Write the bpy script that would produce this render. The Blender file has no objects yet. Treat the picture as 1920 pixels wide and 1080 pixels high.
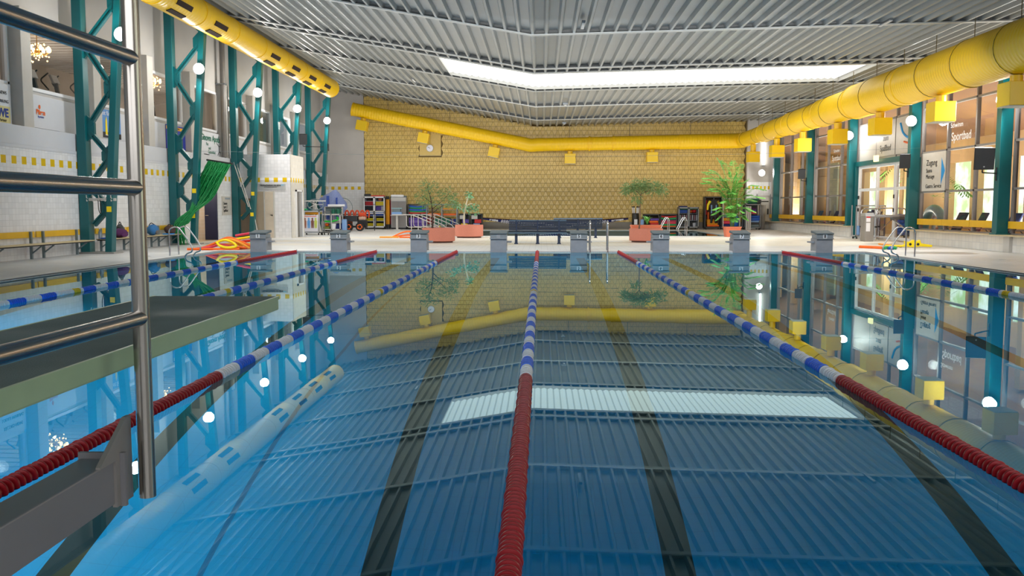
import bpy, bmesh, math, random
from mathutils import Vector, Matrix
C = bpy.context.scene.collection
PI = math.pi
R = random.Random(7)
rad = math.radians

# ------------------------------------------------------------------ camera geometry (1920x1080 frame)
FPX, EYE = 1700.0, 1.38
TH = math.atan(151/FPX); PS = math.atan(55/FPX*math.cos(TH))
FW = Vector((-math.sin(PS)*math.cos(TH), math.cos(PS)*math.cos(TH), -math.sin(TH)))
RT = Vector((math.cos(PS), math.sin(PS), 0)); UP = RT.cross(FW)
def at(px, py, X=None, Y=None, Z=None):
    """the point of the hall on plane X, Y or Z seen at that pixel of the photograph"""
    d = FW*FPX + RT*(px-960) + UP*(540-py)
    t = X/d.x if X is not None else Y/d.y if Y is not None else (Z-EYE)/d.z
    return Vector((d.x*t, d.y*t, EYE+d.z*t))

# ------------------------------------------------------------------ materials
def lin(c):
    return tuple(((x/255)/12.92 if x/255 <= .04045 else ((x/255+.055)/1.055)**2.4) for x in c)+(1,)
MATS = {}
def mat(name, rgb, rough=.5, metal=0., var=.12, scale=6., spec=.5, bump=0., trans=0., coat=0., stretch=None):
    if name in MATS: return MATS[name]
    m = bpy.data.materials.new(name); m.use_nodes = True
    nt = m.node_tree; b = nt.nodes['Principled BSDF']
    c = lin(rgb)
    tc = nt.nodes.new('ShaderNodeTexCoord'); no = nt.nodes.new('ShaderNodeTexNoise')
    no.inputs['Scale'].default_value = scale; no.inputs['Detail'].default_value = 4
    if stretch:
        mp = nt.nodes.new('ShaderNodeMapping'); mp.inputs['Scale'].default_value = stretch
        nt.links.new(tc.outputs['Object'], mp.inputs[0]); nt.links.new(mp.outputs[0], no.inputs['Vector'])
    else: nt.links.new(tc.outputs['Object'], no.inputs['Vector'])
    mx = nt.nodes.new('ShaderNodeMix'); mx.data_type = 'RGBA'
    mx.inputs[6].default_value = tuple(x*(1-var) for x in c[:3])+(1,)
    mx.inputs[7].default_value = tuple(min(1, x*(1+var)) for x in c[:3])+(1,)
    nt.links.new(no.outputs[0], mx.inputs[0]); nt.links.new(mx.outputs[2], b.inputs['Base Color'])
    b.inputs['Roughness'].default_value = rough; b.inputs['Metallic'].default_value = metal
    b.inputs['Specular IOR Level'].default_value = spec
    b.inputs['Transmission Weight'].default_value = trans
    b.inputs['Coat Weight'].default_value = coat
    if bump:
        bp = nt.nodes.new('ShaderNodeBump'); bp.inputs['Strength'].default_value = bump; bp.inputs['Distance'].default_value = .02
        nt.links.new(no.outputs[0], bp.inputs['Height']); nt.links.new(bp.outputs[0], b.inputs['Normal'])
    MATS[name] = m; return m
def emis(name, rgb, s, rgb2=None, scale=3.):
    if name in MATS: return MATS[name]
    m = bpy.data.materials.new(name); m.use_nodes = True; nt = m.node_tree; nt.nodes.clear()
    o = nt.nodes.new('ShaderNodeOutputMaterial'); e = nt.nodes.new('ShaderNodeEmission')
    e.inputs[0].default_value = lin(rgb); e.inputs[1].default_value = s
    if rgb2:
        tc = nt.nodes.new('ShaderNodeTexCoord'); no = nt.nodes.new('ShaderNodeTexNoise'); no.inputs['Scale'].default_value = scale
        no.inputs['Detail'].default_value = 6
        rp = nt.nodes.new('ShaderNodeValToRGB'); rp.color_ramp.elements[0].color = lin(rgb); rp.color_ramp.elements[1].color = lin(rgb2)
        rp.color_ramp.elements[0].position = .4; rp.color_ramp.elements[1].position = .62
        nt.links.new(tc.outputs['Object'], no.inputs['Vector']); nt.links.new(no.outputs[0], rp.inputs[0]); nt.links.new(rp.outputs[0], e.inputs[0])
    nt.links.new(e.outputs[0], o.inputs[0]); MATS[name] = m; return m
def glass(name, tint=(255,255,255), refl=1.0, rough=0.0):
    """thin pane: clear film plus fresnel reflection"""
    m = bpy.data.materials.new(name); m.use_nodes = True; nt = m.node_tree; nt.nodes.clear()
    o = nt.nodes.new('ShaderNodeOutputMaterial'); t = nt.nodes.new('ShaderNodeBsdfTransparent'); g = nt.nodes.new('ShaderNodeBsdfGlossy')
    t.inputs[0].default_value = lin(tint); g.inputs['Roughness'].default_value = rough
    f = nt.nodes.new('ShaderNodeFresnel'); f.inputs[0].default_value = 1.5
    mu = nt.nodes.new('ShaderNodeMath'); mu.operation = 'MULTIPLY'; mu.inputs[1].default_value = refl; mu.use_clamp = True
    mx = nt.nodes.new('ShaderNodeMixShader')
    nt.links.new(f.outputs[0], mu.inputs[0]); nt.links.new(mu.outputs[0], mx.inputs[0])
    nt.links.new(t.outputs[0], mx.inputs[1]); nt.links.new(g.outputs[0], mx.inputs[2]); nt.links.new(mx.outputs[0], o.inputs[0])
    MATS[name] = m; return m

class NT:
    """small node builder"""
    def __init__(s, name):
        s.m = bpy.data.materials.new(name); s.m.use_nodes = True; s.t = s.m.node_tree; s.b = s.t.nodes['Principled BSDF']; MATS[name] = s.m
    def n(s, typ, **kw):
        nd = s.t.nodes.new(typ)
        for k, v in kw.items(): setattr(nd, k, v)
        return nd
    def l(s, a, b): s.t.links.new(a, b)
    def math(s, op, a, b=0.):
        nd = s.n('ShaderNodeMath', operation=op)
        for i, v in enumerate((a, b)):
            if isinstance(v, (int, float)): nd.inputs[i].default_value = v
            else: s.l(v, nd.inputs[i])
        return nd.outputs[0]
    def mix(s, f, a, b):
        nd = s.n('ShaderNodeMix', data_type='RGBA')
        for i, v in ((0, f), (6, a), (7, b)):
            if isinstance(v, (tuple, float, int)): nd.inputs[i].default_value = v
            else: s.l(v, nd.inputs[i])
        return nd.outputs[2]
    def xyz(s):
        tc = s.n('ShaderNodeTexCoord'); sp = s.n('ShaderNodeSeparateXYZ'); s.l(tc.outputs['Object'], sp.inputs[0]); return sp.outputs
    def noise(s, scale, detail=4, vec=None):
        no = s.n('ShaderNodeTexNoise'); no.inputs['Scale'].default_value = scale; no.inputs['Detail'].default_value = detail
        if vec is None:
            tc = s.n('ShaderNodeTexCoord'); vec = tc.outputs['Object']
        s.l(vec, no.inputs['Vector']); return no.outputs[0]

def tile_mat(name, axis, tile=.15, top=2.95, sq=(2.5, 2.7), period=.42, phase=0., white=(238,240,244), plaster=(196,192,188), grout=(206,208,213), stripes=True):
    """white wall tiles in a grid up to a height, a row of yellow squares, plaster above"""
    k = NT(name); x, y, z = k.xyz(); u = y if axis == 'Y' else x
    fu = k.math('FRACT', k.math('DIVIDE', u, tile)); fz = k.math('FRACT', k.math('DIVIDE', z, tile))
    g = k.math('MAXIMUM', k.math('LESS_THAN', fu, .05), k.math('LESS_THAN', fz, .05))
    cell = k.n('ShaderNodeTexWhiteNoise', noise_dimensions='2D'); cb = k.n('ShaderNodeCombineXYZ')
    k.l(k.math('FLOOR', k.math('DIVIDE', u, tile)), cb.inputs[0]); k.l(k.math('FLOOR', k.math('DIVIDE', z, tile)), cb.inputs[1]); k.l(cb.outputs[0], cell.inputs[0])
    w = lin(white); w2 = tuple(v*.9 for v in w[:3])+(1,)
    col = k.mix(cell.outputs[0], w2, w)
    col = k.mix(g, col, lin(grout))
    if stripes:
        su = k.math('LESS_THAN', k.math('FRACT', k.math('DIVIDE', k.math('ADD', u, phase), period)), .48)
        sz = k.math('MULTIPLY', k.math('GREATER_THAN', z, sq[0]), k.math('LESS_THAN', z, sq[1]))
        col = k.mix(k.math('MULTIPLY', su, sz), col, lin((222,186,20)))
    up = k.math('GREATER_THAN', z, top)
    pl = k.mix(k.noise(1.3), lin(tuple(int(v*.9) for v in plaster)), lin(plaster))
    col = k.mix(up, col, pl)
    k.l(col, k.b.inputs['Base Color'])
    k.l(k.math('MULTIPLY_ADD', up, .5) if False else k.math('ADD', k.math('MULTIPLY', up, .5), .25), k.b.inputs['Roughness'])
    return k.m

TEAL = mat('teal_paint', (2,93,99), .38, var=.1, scale=2.5)
YEL = mat('yellow_duct_paint', (236,190,0), .42, var=.05, scale=1.5)
YBOX = mat('yellow_box_paint', (232,190,8), .4, var=.04)
STEEL = mat('brushed_steel', (172,166,160), .24, 1., var=.1, scale=40, stretch=(1,1,.05))
CHROME = mat('polished_steel', (205,205,208), .12, 1., var=.03)
GALV = mat('grey_steel', (128,132,136), .4, .7, var=.1)
DARK = mat('black_plastic', (20,21,24), .45, var=.2)
CHAR = mat('charcoal', (52,54,58), .5, var=.15)
WHITE = mat('white_paint', (228,229,232), .4, var=.03)
OFFW = mat('off_white', (200,198,194), .6, var=.06)
LGREY = mat('light_grey_metal', (172,174,178), .35, .3, var=.05)
BLOCKG = mat('starting_block_grey', (136,140,147), .55, var=.22, scale=5)
BLOCKD = mat('starting_block_dark_grey', (122,130,136), .55, var=.14, scale=4)
NAVY = mat('navy_paint', (20,42,74), .4, var=.15)
NAVYB = mat('navy_boat_blue', (16,34,110), .35, var=.2, scale=2)
TERRA = mat('terracotta', (200,124,104), .75, var=.14, scale=30)
TERRA2 = mat('orange_terracotta', (212,116,84), .7, var=.1, scale=20)
YBOARD = mat('yellow_board', (226,180,34), .45, var=.08, scale=5)
WOOD = mat('pale_wood', (206,190,150), .5, var=.12, scale=9, stretch=(6,.5,6))
GREYPOST = mat('grey_post_paint', (112,128,134), .45, var=.1)
SOIL = mat('soil', (60,44,34), .95, var=.3, scale=30)
BARK = mat('bark', (122,98,78), .85, var=.25, scale=14, stretch=(1,1,.25))
PALEBARK = mat('pale_bark', (206,196,172), .8, var=.15, scale=12)
LEAF = mat('olive_leaf', (122,148,88), .55, var=.4, scale=5)
LEAF2 = mat('blue_green_leaf', (100,152,108), .5, var=.35, scale=5)
LEAF3 = mat('bright_green_leaf', (112,182,84), .45, var=.45, scale=3)
NETG = mat('green_net_fibre', (0,128,62), .5, var=.4, scale=14)
def colour(nm, rgb, rough=.5): return mat(nm, rgb, rough, var=.1)
RED = colour('red_foam', (206,36,38)); ORANGE = colour('orange_foam', (250,108,20)); YFOAM = colour('yellow_foam', (255,222,10))
PINK = colour('pink_foam', (222,60,92)); BLUE = colour('blue_foam', (28,92,190)); LBLUE = colour('light_blue_plastic', (130,170,222)); GREEN = colour('green_foam', (26,150,84))
PURPLE = colour('purple_foam', (92,64,160)); PLUM = colour('plum_fabric', (84,34,86), .8); BROWN = colour('brown_leather', (66,44,40), .7)
CREAM = colour('cream_door', (214,200,182)); BEIGE = colour('beige_door', (184,168,146)); DNAVY = colour('navy_door', (16,24,62))
DGREEN = colour('dark_green_plastic', (14,96,74)); MAROON = colour('maroon_fabric', (130,22,34), .7); AMBER = colour('amber_fabric', (236,160,30), .7)
INK = colour('black_print', (24,24,28)); INKB = colour('blue_print', (30,60,150)); INKG = colour('green_print', (60,124,104)); INKO = colour('orange_print', (226,100,30)); SKYB = colour('sky_blue_print', (40,150,225)); WPR = colour('white_print', (240,240,244))
GLASS = glass('window_glass', (244,246,244), 1.0)
CGLASS = glass('cabinet_glass', (240,242,246), .7)
LAMP = emis('floodlight_glow', (255,252,246), 60)

# ------------------------------------------------------------------ mesh builder
class MB:
    def __init__(s): s.v, s.f = [], []
    def add(s, vs, fs):
        b = len(s.v); s.v += [tuple(p) for p in vs]; s.f += [tuple(b+i for i in f) for f in fs]; return s
    def box(s, x0, x1, y0, y1, z0, z1):
        return s.add([(x0,y0,z0),(x1,y0,z0),(x1,y1,z0),(x0,y1,z0),(x0,y0,z1),(x1,y0,z1),(x1,y1,z1),(x0,y1,z1)],
                     [(0,3,2,1),(4,5,6,7),(0,1,5,4),(1,2,6,5),(2,3,7,6),(3,0,4,7)])
    def cbox(s, c, d, rot=None):
        M = Matrix.Translation(c) @ (rot.to_4x4() if rot else Matrix.Identity(4))
        q = [M @ Vector((a*d[0]/2, b*d[1]/2, e*d[2]/2)) for e in (-1,1) for a,b in ((-1,-1),(1,-1),(1,1),(-1,1))]
        return s.add(q, [(0,3,2,1),(4,5,6,7),(0,1,5,4),(1,2,6,5),(2,3,7,6),(3,0,4,7)])
    def bar(s, p, q, w, h, up=(0,0,1)):
        """rectangular bar from p to q, w across, h along up"""
        p, q = Vector(p), Vector(q); d = (q-p).normalized(); u = Vector(up)
        if abs(d.dot(u)) > .98: u = Vector((0,1,0))
        a = d.cross(u).normalized(); u = a.cross(d)
        vs = [e + a*(i*w/2) + u*(j*h/2) for e in (p, q) for i, j in ((-1,-1),(1,-1),(1,1),(-1,1))]
        return s.add(vs, [(0,1,2,3)[::-1],(4,5,6,7),(0,1,5,4),(1,2,6,5),(2,3,7,6),(3,0,4,7)])
    def tube(s, pts, r, n=8, cap=True, closed=False):
        pts = [Vector(p) for p in pts]; N = len(pts); rr = r if isinstance(r, (list, tuple)) else [r]*N
        t0 = (pts[1]-pts[0]).normalized(); a = t0.orthogonal().normalized(); vs, fs = [], []
        for i, p in enumerate(pts):
            t = ((pts[i]-pts[i-1]).normalized() if i else t0) + ((pts[i+1]-pts[i]).normalized() if i < N-1 else (pts[i]-pts[i-1]).normalized())
            if closed and i in (0, N-1): t = (pts[1]-pts[0]).normalized()+(pts[-1]-pts[-2]).normalized()
            t = t.normalized() if t.length > 1e-6 else t0
            a = (a - t*a.dot(t)); a = a.normalized() if a.length > 1e-6 else t.orthogonal().normalized(); b = t.cross(a)
            vs += [p + a*(rr[i]*math.cos(2*PI*k/n)) + b*(rr[i]*math.sin(2*PI*k/n)) for k in range(n)]
        for i in range(N-1):
            for k in range(n): fs.append((i*n+k, i*n+(k+1)%n, (i+1)*n+(k+1)%n, (i+1)*n+k))
        if cap: fs += [tuple(range(n))[::-1], tuple((N-1)*n+k for k in range(n))]
        return s.add(vs, fs)
    def lathe(s, prof, n=24, M=None, cap=True):
        M = M or Matrix.Identity(4); vs, fs = [], []
        for r, z in prof: vs += [M @ Vector((r*math.cos(2*PI*k/n), r*math.sin(2*PI*k/n), z)) for k in range(n)]
        for i in range(len(prof)-1):
            for k in range(n): fs.append((i*n+k, i*n+(k+1)%n, (i+1)*n+(k+1)%n, (i+1)*n+k))
        if cap: fs += [tuple(range(n))[::-1], tuple((len(prof)-1)*n+k for k in range(n))]
        return s.add(vs, fs)
    def prism(s, poly, p0, p1, M=None):
        """polygon in (a, b) extruded along the third axis from p0 to p1; M maps (a, b, c) to space"""
        M = M or Matrix.Identity(4); n = len(poly)
        vs = [M @ Vector((a, b, c)) for c in (p0, p1) for a, b in poly]
        return s.add(vs, [tuple(range(n))[::-1], tuple(range(n, 2*n))] + [(i, (i+1)%n, n+(i+1)%n, n+i) for i in range(n)])
    def ball(s, c, r, n=12, m=8):
        r = r if isinstance(r, (tuple, list)) else (r, r, r); c = Vector(c)
        vs = [c+Vector((0,0,r[2]))] + [c+Vector((r[0]*math.sin(PI*i/m)*math.cos(2*PI*k/n), r[1]*math.sin(PI*i/m)*math.sin(2*PI*k/n), r[2]*math.cos(PI*i/m))) for i in range(1, m) for k in range(n)] + [c-Vector((0,0,r[2]))]
        fs = [(0, 1+k, 1+(k+1)%n) for k in range(n)]
        for i in range(m-2):
            for k in range(n): fs.append((1+i*n+k, 1+(i+1)*n+k, 1+(i+1)*n+(k+1)%n, 1+i*n+(k+1)%n))
        e = len(vs)-1; fs += [(e, e-n+(k+1)%n, e-n+k) for k in range(n)]
        return s.add(vs, fs)
    def quad(s, a, b, c, d): return s.add([a,b,c,d], [(0,1,2,3)])

def arc(c, r, a0, a1, n=8, ax='XZ'):
    o = []
    for i in range(n+1):
        a = rad(a0+(a1-a0)*i/n); u, w = r*math.cos(a), r*math.sin(a)
        o.append(Vector(c)+ (Vector((u,0,w)) if ax == 'XZ' else Vector((0,u,w)) if ax == 'YZ' else Vector((u,w,0))))
    return o
def spline(pts, k=8):
    """Catmull-Rom through the points"""
    p = [Vector(q) for q in pts]; p = [p[0]*2-p[1]]+p+[p[-1]*2-p[-2]]; o = []
    for i in range(1, len(p)-2):
        for j in range(k):
            t = j/k; a, b, c, d = p[i-1], p[i], p[i+1], p[i+2]
            o.append(.5*((2*b)+(c-a)*t+(2*a-5*b+4*c-d)*t*t+(3*b-a-3*c+d)*t**3))
    return o+[p[-2]]
def rounded(pts, r, k=5):
    """polyline with its corners rounded"""
    p = [Vector(q) for q in pts]; o = [p[0]]
    for i in range(1, len(p)-1):
        a = (p[i-1]-p[i]); b = (p[i+1]-p[i]); q = min(r, a.length*.45, b.length*.45); A = p[i]+a.normalized()*q; B = p[i]+b.normalized()*q
        for j in range(k+1):
            t = j/k; o.append(A*(1-t)**2+p[i]*2*t*(1-t)+B*t*t)
    return o+[p[-1]]

WM = {}
def link(name, mb, m, parent=None, smooth=None, bev=0., world=False, label=None, stuff=False):
    me = bpy.data.meshes.new(name)
    vs = mb.v
    if world and parent is not None:
        inv = WM[parent.name].inverted(); vs = [inv @ Vector(p) for p in vs]
    me.from_pydata(vs, [], mb.f); me.materials.append(m)
    if smooth:
        me.polygons.foreach_set('use_smooth', [True]*len(me.polygons)); me.set_sharp_from_angle(angle=rad(smooth if smooth is not True else 40))
    me.update()
    o = bpy.data.objects.new(name, me); C.objects.link(o)
    if parent is not None: o.parent = parent; WM[o.name] = WM[parent.name]
    else: WM[o.name] = Matrix.Identity(4)
    if bev:
        b = o.modifiers.new('edge', 'BEVEL'); b.width = bev; b.segments = 2; b.limit_method = 'ANGLE'
    if label: o['label'] = label
    if stuff: o['kind'] = 'stuff'
    return o
def thing(name, label, cat, loc=(0,0,0), rz=0., group=None):
    o = bpy.data.objects.new(name, None); C.objects.link(o); o.location = loc; o.rotation_euler = (0,0,rz); o.empty_display_size = .1
    o['label'] = label; o['category'] = cat; o['kind'] = 'thing'
    if group: o['group'] = group
    WM[o.name] = Matrix.Translation(loc) @ Matrix.Rotation(rz, 4, 'Z'); return o
def tag(o, label, cat, group=None, kind='thing'):
    o['label'] = label; o['category'] = cat; o['kind'] = kind
    if group: o['group'] = group
    return o
def struct(name, mb, m, label=None, **kw):
    o = link(name, mb, m, **kw)
    if o.parent is None:
        o['kind'] = 'structure'
        if label: o['label'] = label
    return o
def dup(root, loc, rz=None, label=None, group=None, scale=None):
    def cp(o, par):
        c = o.copy(); C.objects.link(c); c.parent = par
        for ch in o.children: cp(ch, c)
        return c
    r = cp(root, None); r.location = loc
    if rz is not None: r.rotation_euler = (0,0,rz)
    if scale: r.scale = scale
    if label: r['label'] = label
    if group: r['group'] = group
    WM[r.name] = Matrix.Translation(loc) @ Matrix.Rotation(r.rotation_euler.z, 4, 'Z'); return r
FACE = {'-Y': (PI/2,0,0), '+X': (PI/2,0,PI/2), '-X': (PI/2,0,-PI/2)}
def text(s, size, m, loc, face, parent, align='CENTER', name='lettering', sx=1., ry=0., world=True, bold=0.):
    cu = bpy.data.curves.new(name, 'FONT'); cu.body = s; cu.size = size; cu.align_x = align; cu.align_y = 'CENTER'; cu.extrude = .002; cu.offset = bold
    cu.materials.append(m); o = bpy.data.objects.new(name, cu); C.objects.link(o)
    M = Matrix.Translation(loc) @ Matrix.Rotation(FACE[face][2], 4, 'Z') @ Matrix.Rotation(PI/2, 4, 'X') @ Matrix.Rotation(ry, 4, 'Z') @ Matrix.Diagonal((sx,1,1,1))
    if parent is not None:
        o.parent = parent; M = (WM[parent.name].inverted() if world else Matrix.Identity(4)) @ M
        WM[o.name] = WM[parent.name]
    o.matrix_local = M; FONTS.append(o)
    return o
FONTS = []
def fonts_to_meshes():
    dg = bpy.context.evaluated_depsgraph_get()
    for o in FONTS:
        me = bpy.data.meshes.new_from_object(o.evaluated_get(dg)); me.name = 'lettering'
        nm = o.name; o.name = 'old'; n = bpy.data.objects.new(nm, me); C.objects.link(n); n.parent = o.parent; n.matrix_local = o.matrix_local.copy()
        bpy.data.objects.remove(o)
# ================================================================== THE SETTING
XL, XR, YB, YF = -13.5, 14.3, 57.5, -8.0         # hall walls
PX0, PX1, PY0, PY1 = -10.05, 9.9, 2.75, 28.05    # pool edges
DZ = .03                                          # deck level over the water
KX, KZ = -.3, 6.38                                # ceiling fold
def cz(x): return KZ + (.178*(KX-x) if x < KX else .024*(x-KX))

# ---- deck floor
k = NT('deck_tiles'); x, y, z = k.xyz()
fx = k.math('FRACT', k.math('DIVIDE', x, .2)); fy = k.math('FRACT', k.math('DIVIDE', y, .2))
g = k.math('MAXIMUM', k.math('LESS_THAN', fx, .05), k.math('LESS_THAN', fy, .05))
cold = k.mix(k.noise(1.1), lin((204,206,208)), lin((234,234,232)))
warm = k.mix(k.noise(1.6), lin((220,214,200)), lin((234,230,220)))
yb = k.math('MULTIPLY', k.math('GREATER_THAN', y, 32.2), k.math('LESS_THAN', y, 41.5))
band = k.math('MULTIPLY', yb, k.math('GREATER_THAN', k.noise(.12), .42))
c = k.mix(band, cold, warm); c = k.mix(k.math('MULTIPLY', g, .35), c, lin((140,140,138)))
k.l(c, k.b.inputs['Base Color'])
k.l(k.math('ADD', k.math('MULTIPLY', k.noise(.7), .55), .12), k.b.inputs['Roughness'])
DECK = k.m
m = MB(); Z0 = -.25
P2 = (-6.0, 9.0, 43.4, 54.6)                      # teaching pool
for a in ((XL,PX0,YF,PY1), (PX1,XR,YF,PY1), (PX0,PX1,YF,PY0), (XL,XR+.2,PY1,P2[2]), (XL,P2[0],P2[2],P2[3]), (P2[1],XR+.2,P2[2],P2[3]), (XL,XR+.2,P2[3],YB+.2)):
    m.box(a[0],a[1],a[2],a[3],Z0,DZ)
struct('floor', m, DECK, 'light grey and beige tiled pool deck around the water')
# pool edge lip
m = MB()
for a in ((PX0-.28,PX0,PY0,PY1+.3),(PX1,PX1+.28,PY0,PY1+.3),(PX0,PX1,PY1,PY1+.3)): m.box(a[0],a[1],a[2],a[3],DZ-.02,DZ+.012)
struct('trim_1', m, mat('pool_edge_tile', (224,224,222), .35, var=.05), 'pale tiled rim of the swimming pool', bev=.008)

# ---- pool shell with dark lane lines
k = NT('pool_lining'); x, y, z = k.xyz()
fx = k.math('FRACT', k.math('DIVIDE', x, .25)); fy = k.math('FRACT', k.math('DIVIDE', y, .25))
g = k.math('MAXIMUM', k.math('LESS_THAN', fx, .03), k.math('LESS_THAN', fy, .03))
c = k.mix(k.noise(.35), lin((0,160,208)), lin((0,178,226)))
c = k.mix(k.math('MULTIPLY', g, .25), c, lin((20,110,170)))
lane = k.math('ABSOLUTE', k.math('SUBTRACT', k.math('FRACT', k.math('DIVIDE', k.math('SUBTRACT', x, -10.1), 2.5)), .5))
ll = k.math('MULTIPLY', k.math('LESS_THAN', lane, .05), k.math('LESS_THAN', z, -1.2))
yy = k.math('MULTIPLY', k.math('GREATER_THAN', y, PY0+.8), k.math('LESS_THAN', y, PY1-1.2))
c = k.mix(k.math('MULTIPLY', ll, yy), c, lin((40,34,34)))
jo = k.math('LESS_THAN', k.math('ABSOLUTE', k.math('SUBTRACT', x, -2.75)), .025)
c = k.mix(k.math('MULTIPLY', jo, .6), c, lin((16,60,110)))
k.l(c, k.b.inputs['Base Color']); k.b.inputs['Roughness'].default_value = .45
POOL = k.m
m = MB(); prof = [(PY0,DZ-.1),(PY0,-4.6),(12.5,-3.5),(19.5,-1.9),(PY1,-1.8),(PY1,DZ-.1)]
for a, b in zip(prof, prof[1:]): m.quad((PX0,a[0],a[1]),(PX1,a[0],a[1]),(PX1,b[0],b[1]),(PX0,b[0],b[1]))
for X in (PX0, PX1): m.add([(X,p[0],p[1]) for p in prof], [(0,1,2,3,4,5)])
struct('pool_basin_floor', m, POOL, 'blue tiled pool basin with dark lane lines')
m = MB(); q = P2
m.quad((q[0],q[2],-1.2),(q[1],q[2],-1.2),(q[1],q[3],-1.2),(q[0],q[3],-1.2))
for a, b in (((q[0],q[2]),(q[1],q[2])),((q[1],q[2]),(q[1],q[3])),((q[1],q[3]),(q[0],q[3])),((q[0],q[3]),(q[0],q[2]))):
    m.quad((a[0],a[1],-1.2),(b[0],b[1],-1.2),(b[0],b[1],0),(a[0],a[1],0))
struct('teaching_pool_floor', m, mat('teaching_pool_lining', (90,120,128), .5), 'basin of the small teaching pool')

# ---- water
def water_mat(name, tint, amp):
    k = NT(name); nt = k.t; nt.nodes.remove(k.b)
    gl = k.n('ShaderNodeBsdfGlossy'); gl.inputs['Roughness'].default_value = 0.; gl.inputs['Color'].default_value = (.74,.95,.96,1)
    rf = k.n('ShaderNodeBsdfRefraction'); rf.inputs['Roughness'].default_value = 0.; rf.inputs['IOR'].default_value = 1.333; rf.inputs['Color'].default_value = tint
    fr = k.n('ShaderNodeFresnel'); fr.inputs['IOR'].default_value = 1.333; mx = k.n('ShaderNodeMixShader')
    tc = k.n('ShaderNodeTexCoord'); mp = k.n('ShaderNodeMapping'); mp.inputs['Scale'].default_value = (1.0,.55,1); k.l(tc.outputs['Object'], mp.inputs[0])
    n1 = k.noise(.9, 2, mp.outputs[0]); n2 = k.noise(4.2, 2, mp.outputs[0])
    h = k.math('ADD', n1, k.math('MULTIPLY', n2, .10))
    bp = k.n('ShaderNodeBump'); bp.inputs['Strength'].default_value = amp; bp.inputs['Distance'].default_value = .02
    k.l(h, bp.inputs['Height']); [k.l(bp.outputs[0], nd.inputs['Normal']) for nd in (gl, rf, fr)]; k.l(fr.outputs[0], mx.inputs[0]); k.l(rf.outputs[0], mx.inputs[1]); k.l(gl.outputs[0], mx.inputs[2])
    k.l(mx.outputs[0], [n for n in nt.nodes if n.type == 'OUTPUT_MATERIAL'][0].inputs[0]); return k.m
m = MB(); m.quad((PX0,PY0,0),(PX1,PY0,0),(PX1,PY1,0),(PX0,PY1,0))
struct('water', m, water_mat('pool_water', (.40,.92,1,1), .03), 'still clear blue water of the swimming pool')
m = MB(); m.quad((q[0],q[2],0),(q[1],q[2],0),(q[1],q[3],0),(q[0],q[3],0))
struct('water', m, water_mat('teaching_pool_water', (.7,.85,.9,1), .02), 'still dark water of the small teaching pool by the yellow wall')

# ---- ceiling: ribbed steel deck, ribs along the hall, folded at KX; sky-light strip cut out
RIB = [(0,0),(.065,0),(.115,.125),(.35,.125),(.40,0)]
BEAMS = [-.2, 6.6, 13.3, 20.1, 26.9, 33.4, 39.75, 45.8, 52.7]
SX0, SX1, SY0, SY1 = -3.9, 12.4, 34.7, 39.2
def ribs(m, x0, x1, ya, yb):
    n = int(round((x1-x0)/.4)); pts = []
    for i in range(n):
        for dx, dz in RIB[:-1]: pts.append((x0+i*.4+dx, cz(x0+i*.4+dx)+dz))
    pts.append((x0+n*.4, cz(x0+n*.4)))
    b = len(m.v)
    for X, Zz in pts: m.v += [(X,ya,Zz),(X,yb,Zz)]
    m.f += [(b+2*i, b+2*i+1, b+2*i+3, b+2*i+2) for i in range(len(pts)-1)]
m = MB(); CX0, CX1 = -14.3, 14.5
ribs(m, CX0, CX1, YF-.1, SY0); ribs(m, CX0, CX1, SY1, YB+.3); ribs(m, CX0, SX0, SY0, SY1); ribs(m, 12.5, CX1, SY0, SY1)
RIBM = mat('ribbed_ceiling_metal', (156,160,160), .36, .25, var=.06, scale=1.5)
struct('ceiling', m, RIBM, 'grey ribbed steel ceiling folded along the middle')
m = MB(); m.add([(CX0,YF,cz(CX0)+.6),(KX,YF,KZ+.6),(CX1,YF,cz(CX1)+.6),(CX1,YB+.3,cz(CX1)+.6),(KX,YB+.3,KZ+.6),(CX0,YB+.3,cz(CX0)+.6)], [(0,1,4,5),(1,2,3,4)])
# skylight shaft sides
m2 = MB()
for Y in (SY0, SY1):
    m2.quad((SX0,Y,cz(SX0)),(KX,Y,KZ),(KX,Y,KZ+.5),(SX0,Y,cz(SX0)+.5)); m2.quad((KX,Y,KZ),(SX1+.1,Y,cz(SX1)),(SX1+.1,Y,cz(SX1)+.5),(KX,Y,KZ+.5))
for X in (SX0, SX1+.1): m2.quad((X,SY0,cz(X)),(X,SY1,cz(X)),(X,SY1,cz(X)+.5),(X,SY0,cz(X)+.5))
struct('trim_2', m2, OFFW, 'pale edge of the long skylight opening')
# skylight sheet: corrugated translucent sheet lit from outside
k = NT('skylight_sheet'); x, y, z = k.xyz(); k.t.nodes.remove(k.b)
s_ = k.math('ABSOLUTE', k.math('SUBTRACT', k.math('FRACT', k.math('DIVIDE', x, .27)), .5))
wv = k.math('ADD', k.math('MULTIPLY', k.math('GREATER_THAN', s_, .38), -.32), 1.)
e = k.n('ShaderNodeEmission'); e.inputs[0].default_value = lin((248,252,246)); k.l(k.math('MULTIPLY', wv, 2.0), e.inputs[1])
k.l(e.outputs[0], [n for n in k.t.nodes if n.type == 'OUTPUT_MATERIAL'][0].inputs[0])
m = MB(); pts = [(SX0+i*.135, .1+(.05 if i % 2 else 0)) for i in range(int((SX1+.1-SX0)/.135)+1)]
for (a, da), (b, db) in zip(pts, pts[1:]): m.quad((a,SY0,cz(a)+da),(b,SY0,cz(b)+db),(b,SY1,cz(b)+db),(a,SY1,cz(a)+da))
struct('window_1', m, k.m, 'long bright white skylight strip across the ceiling')
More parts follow.
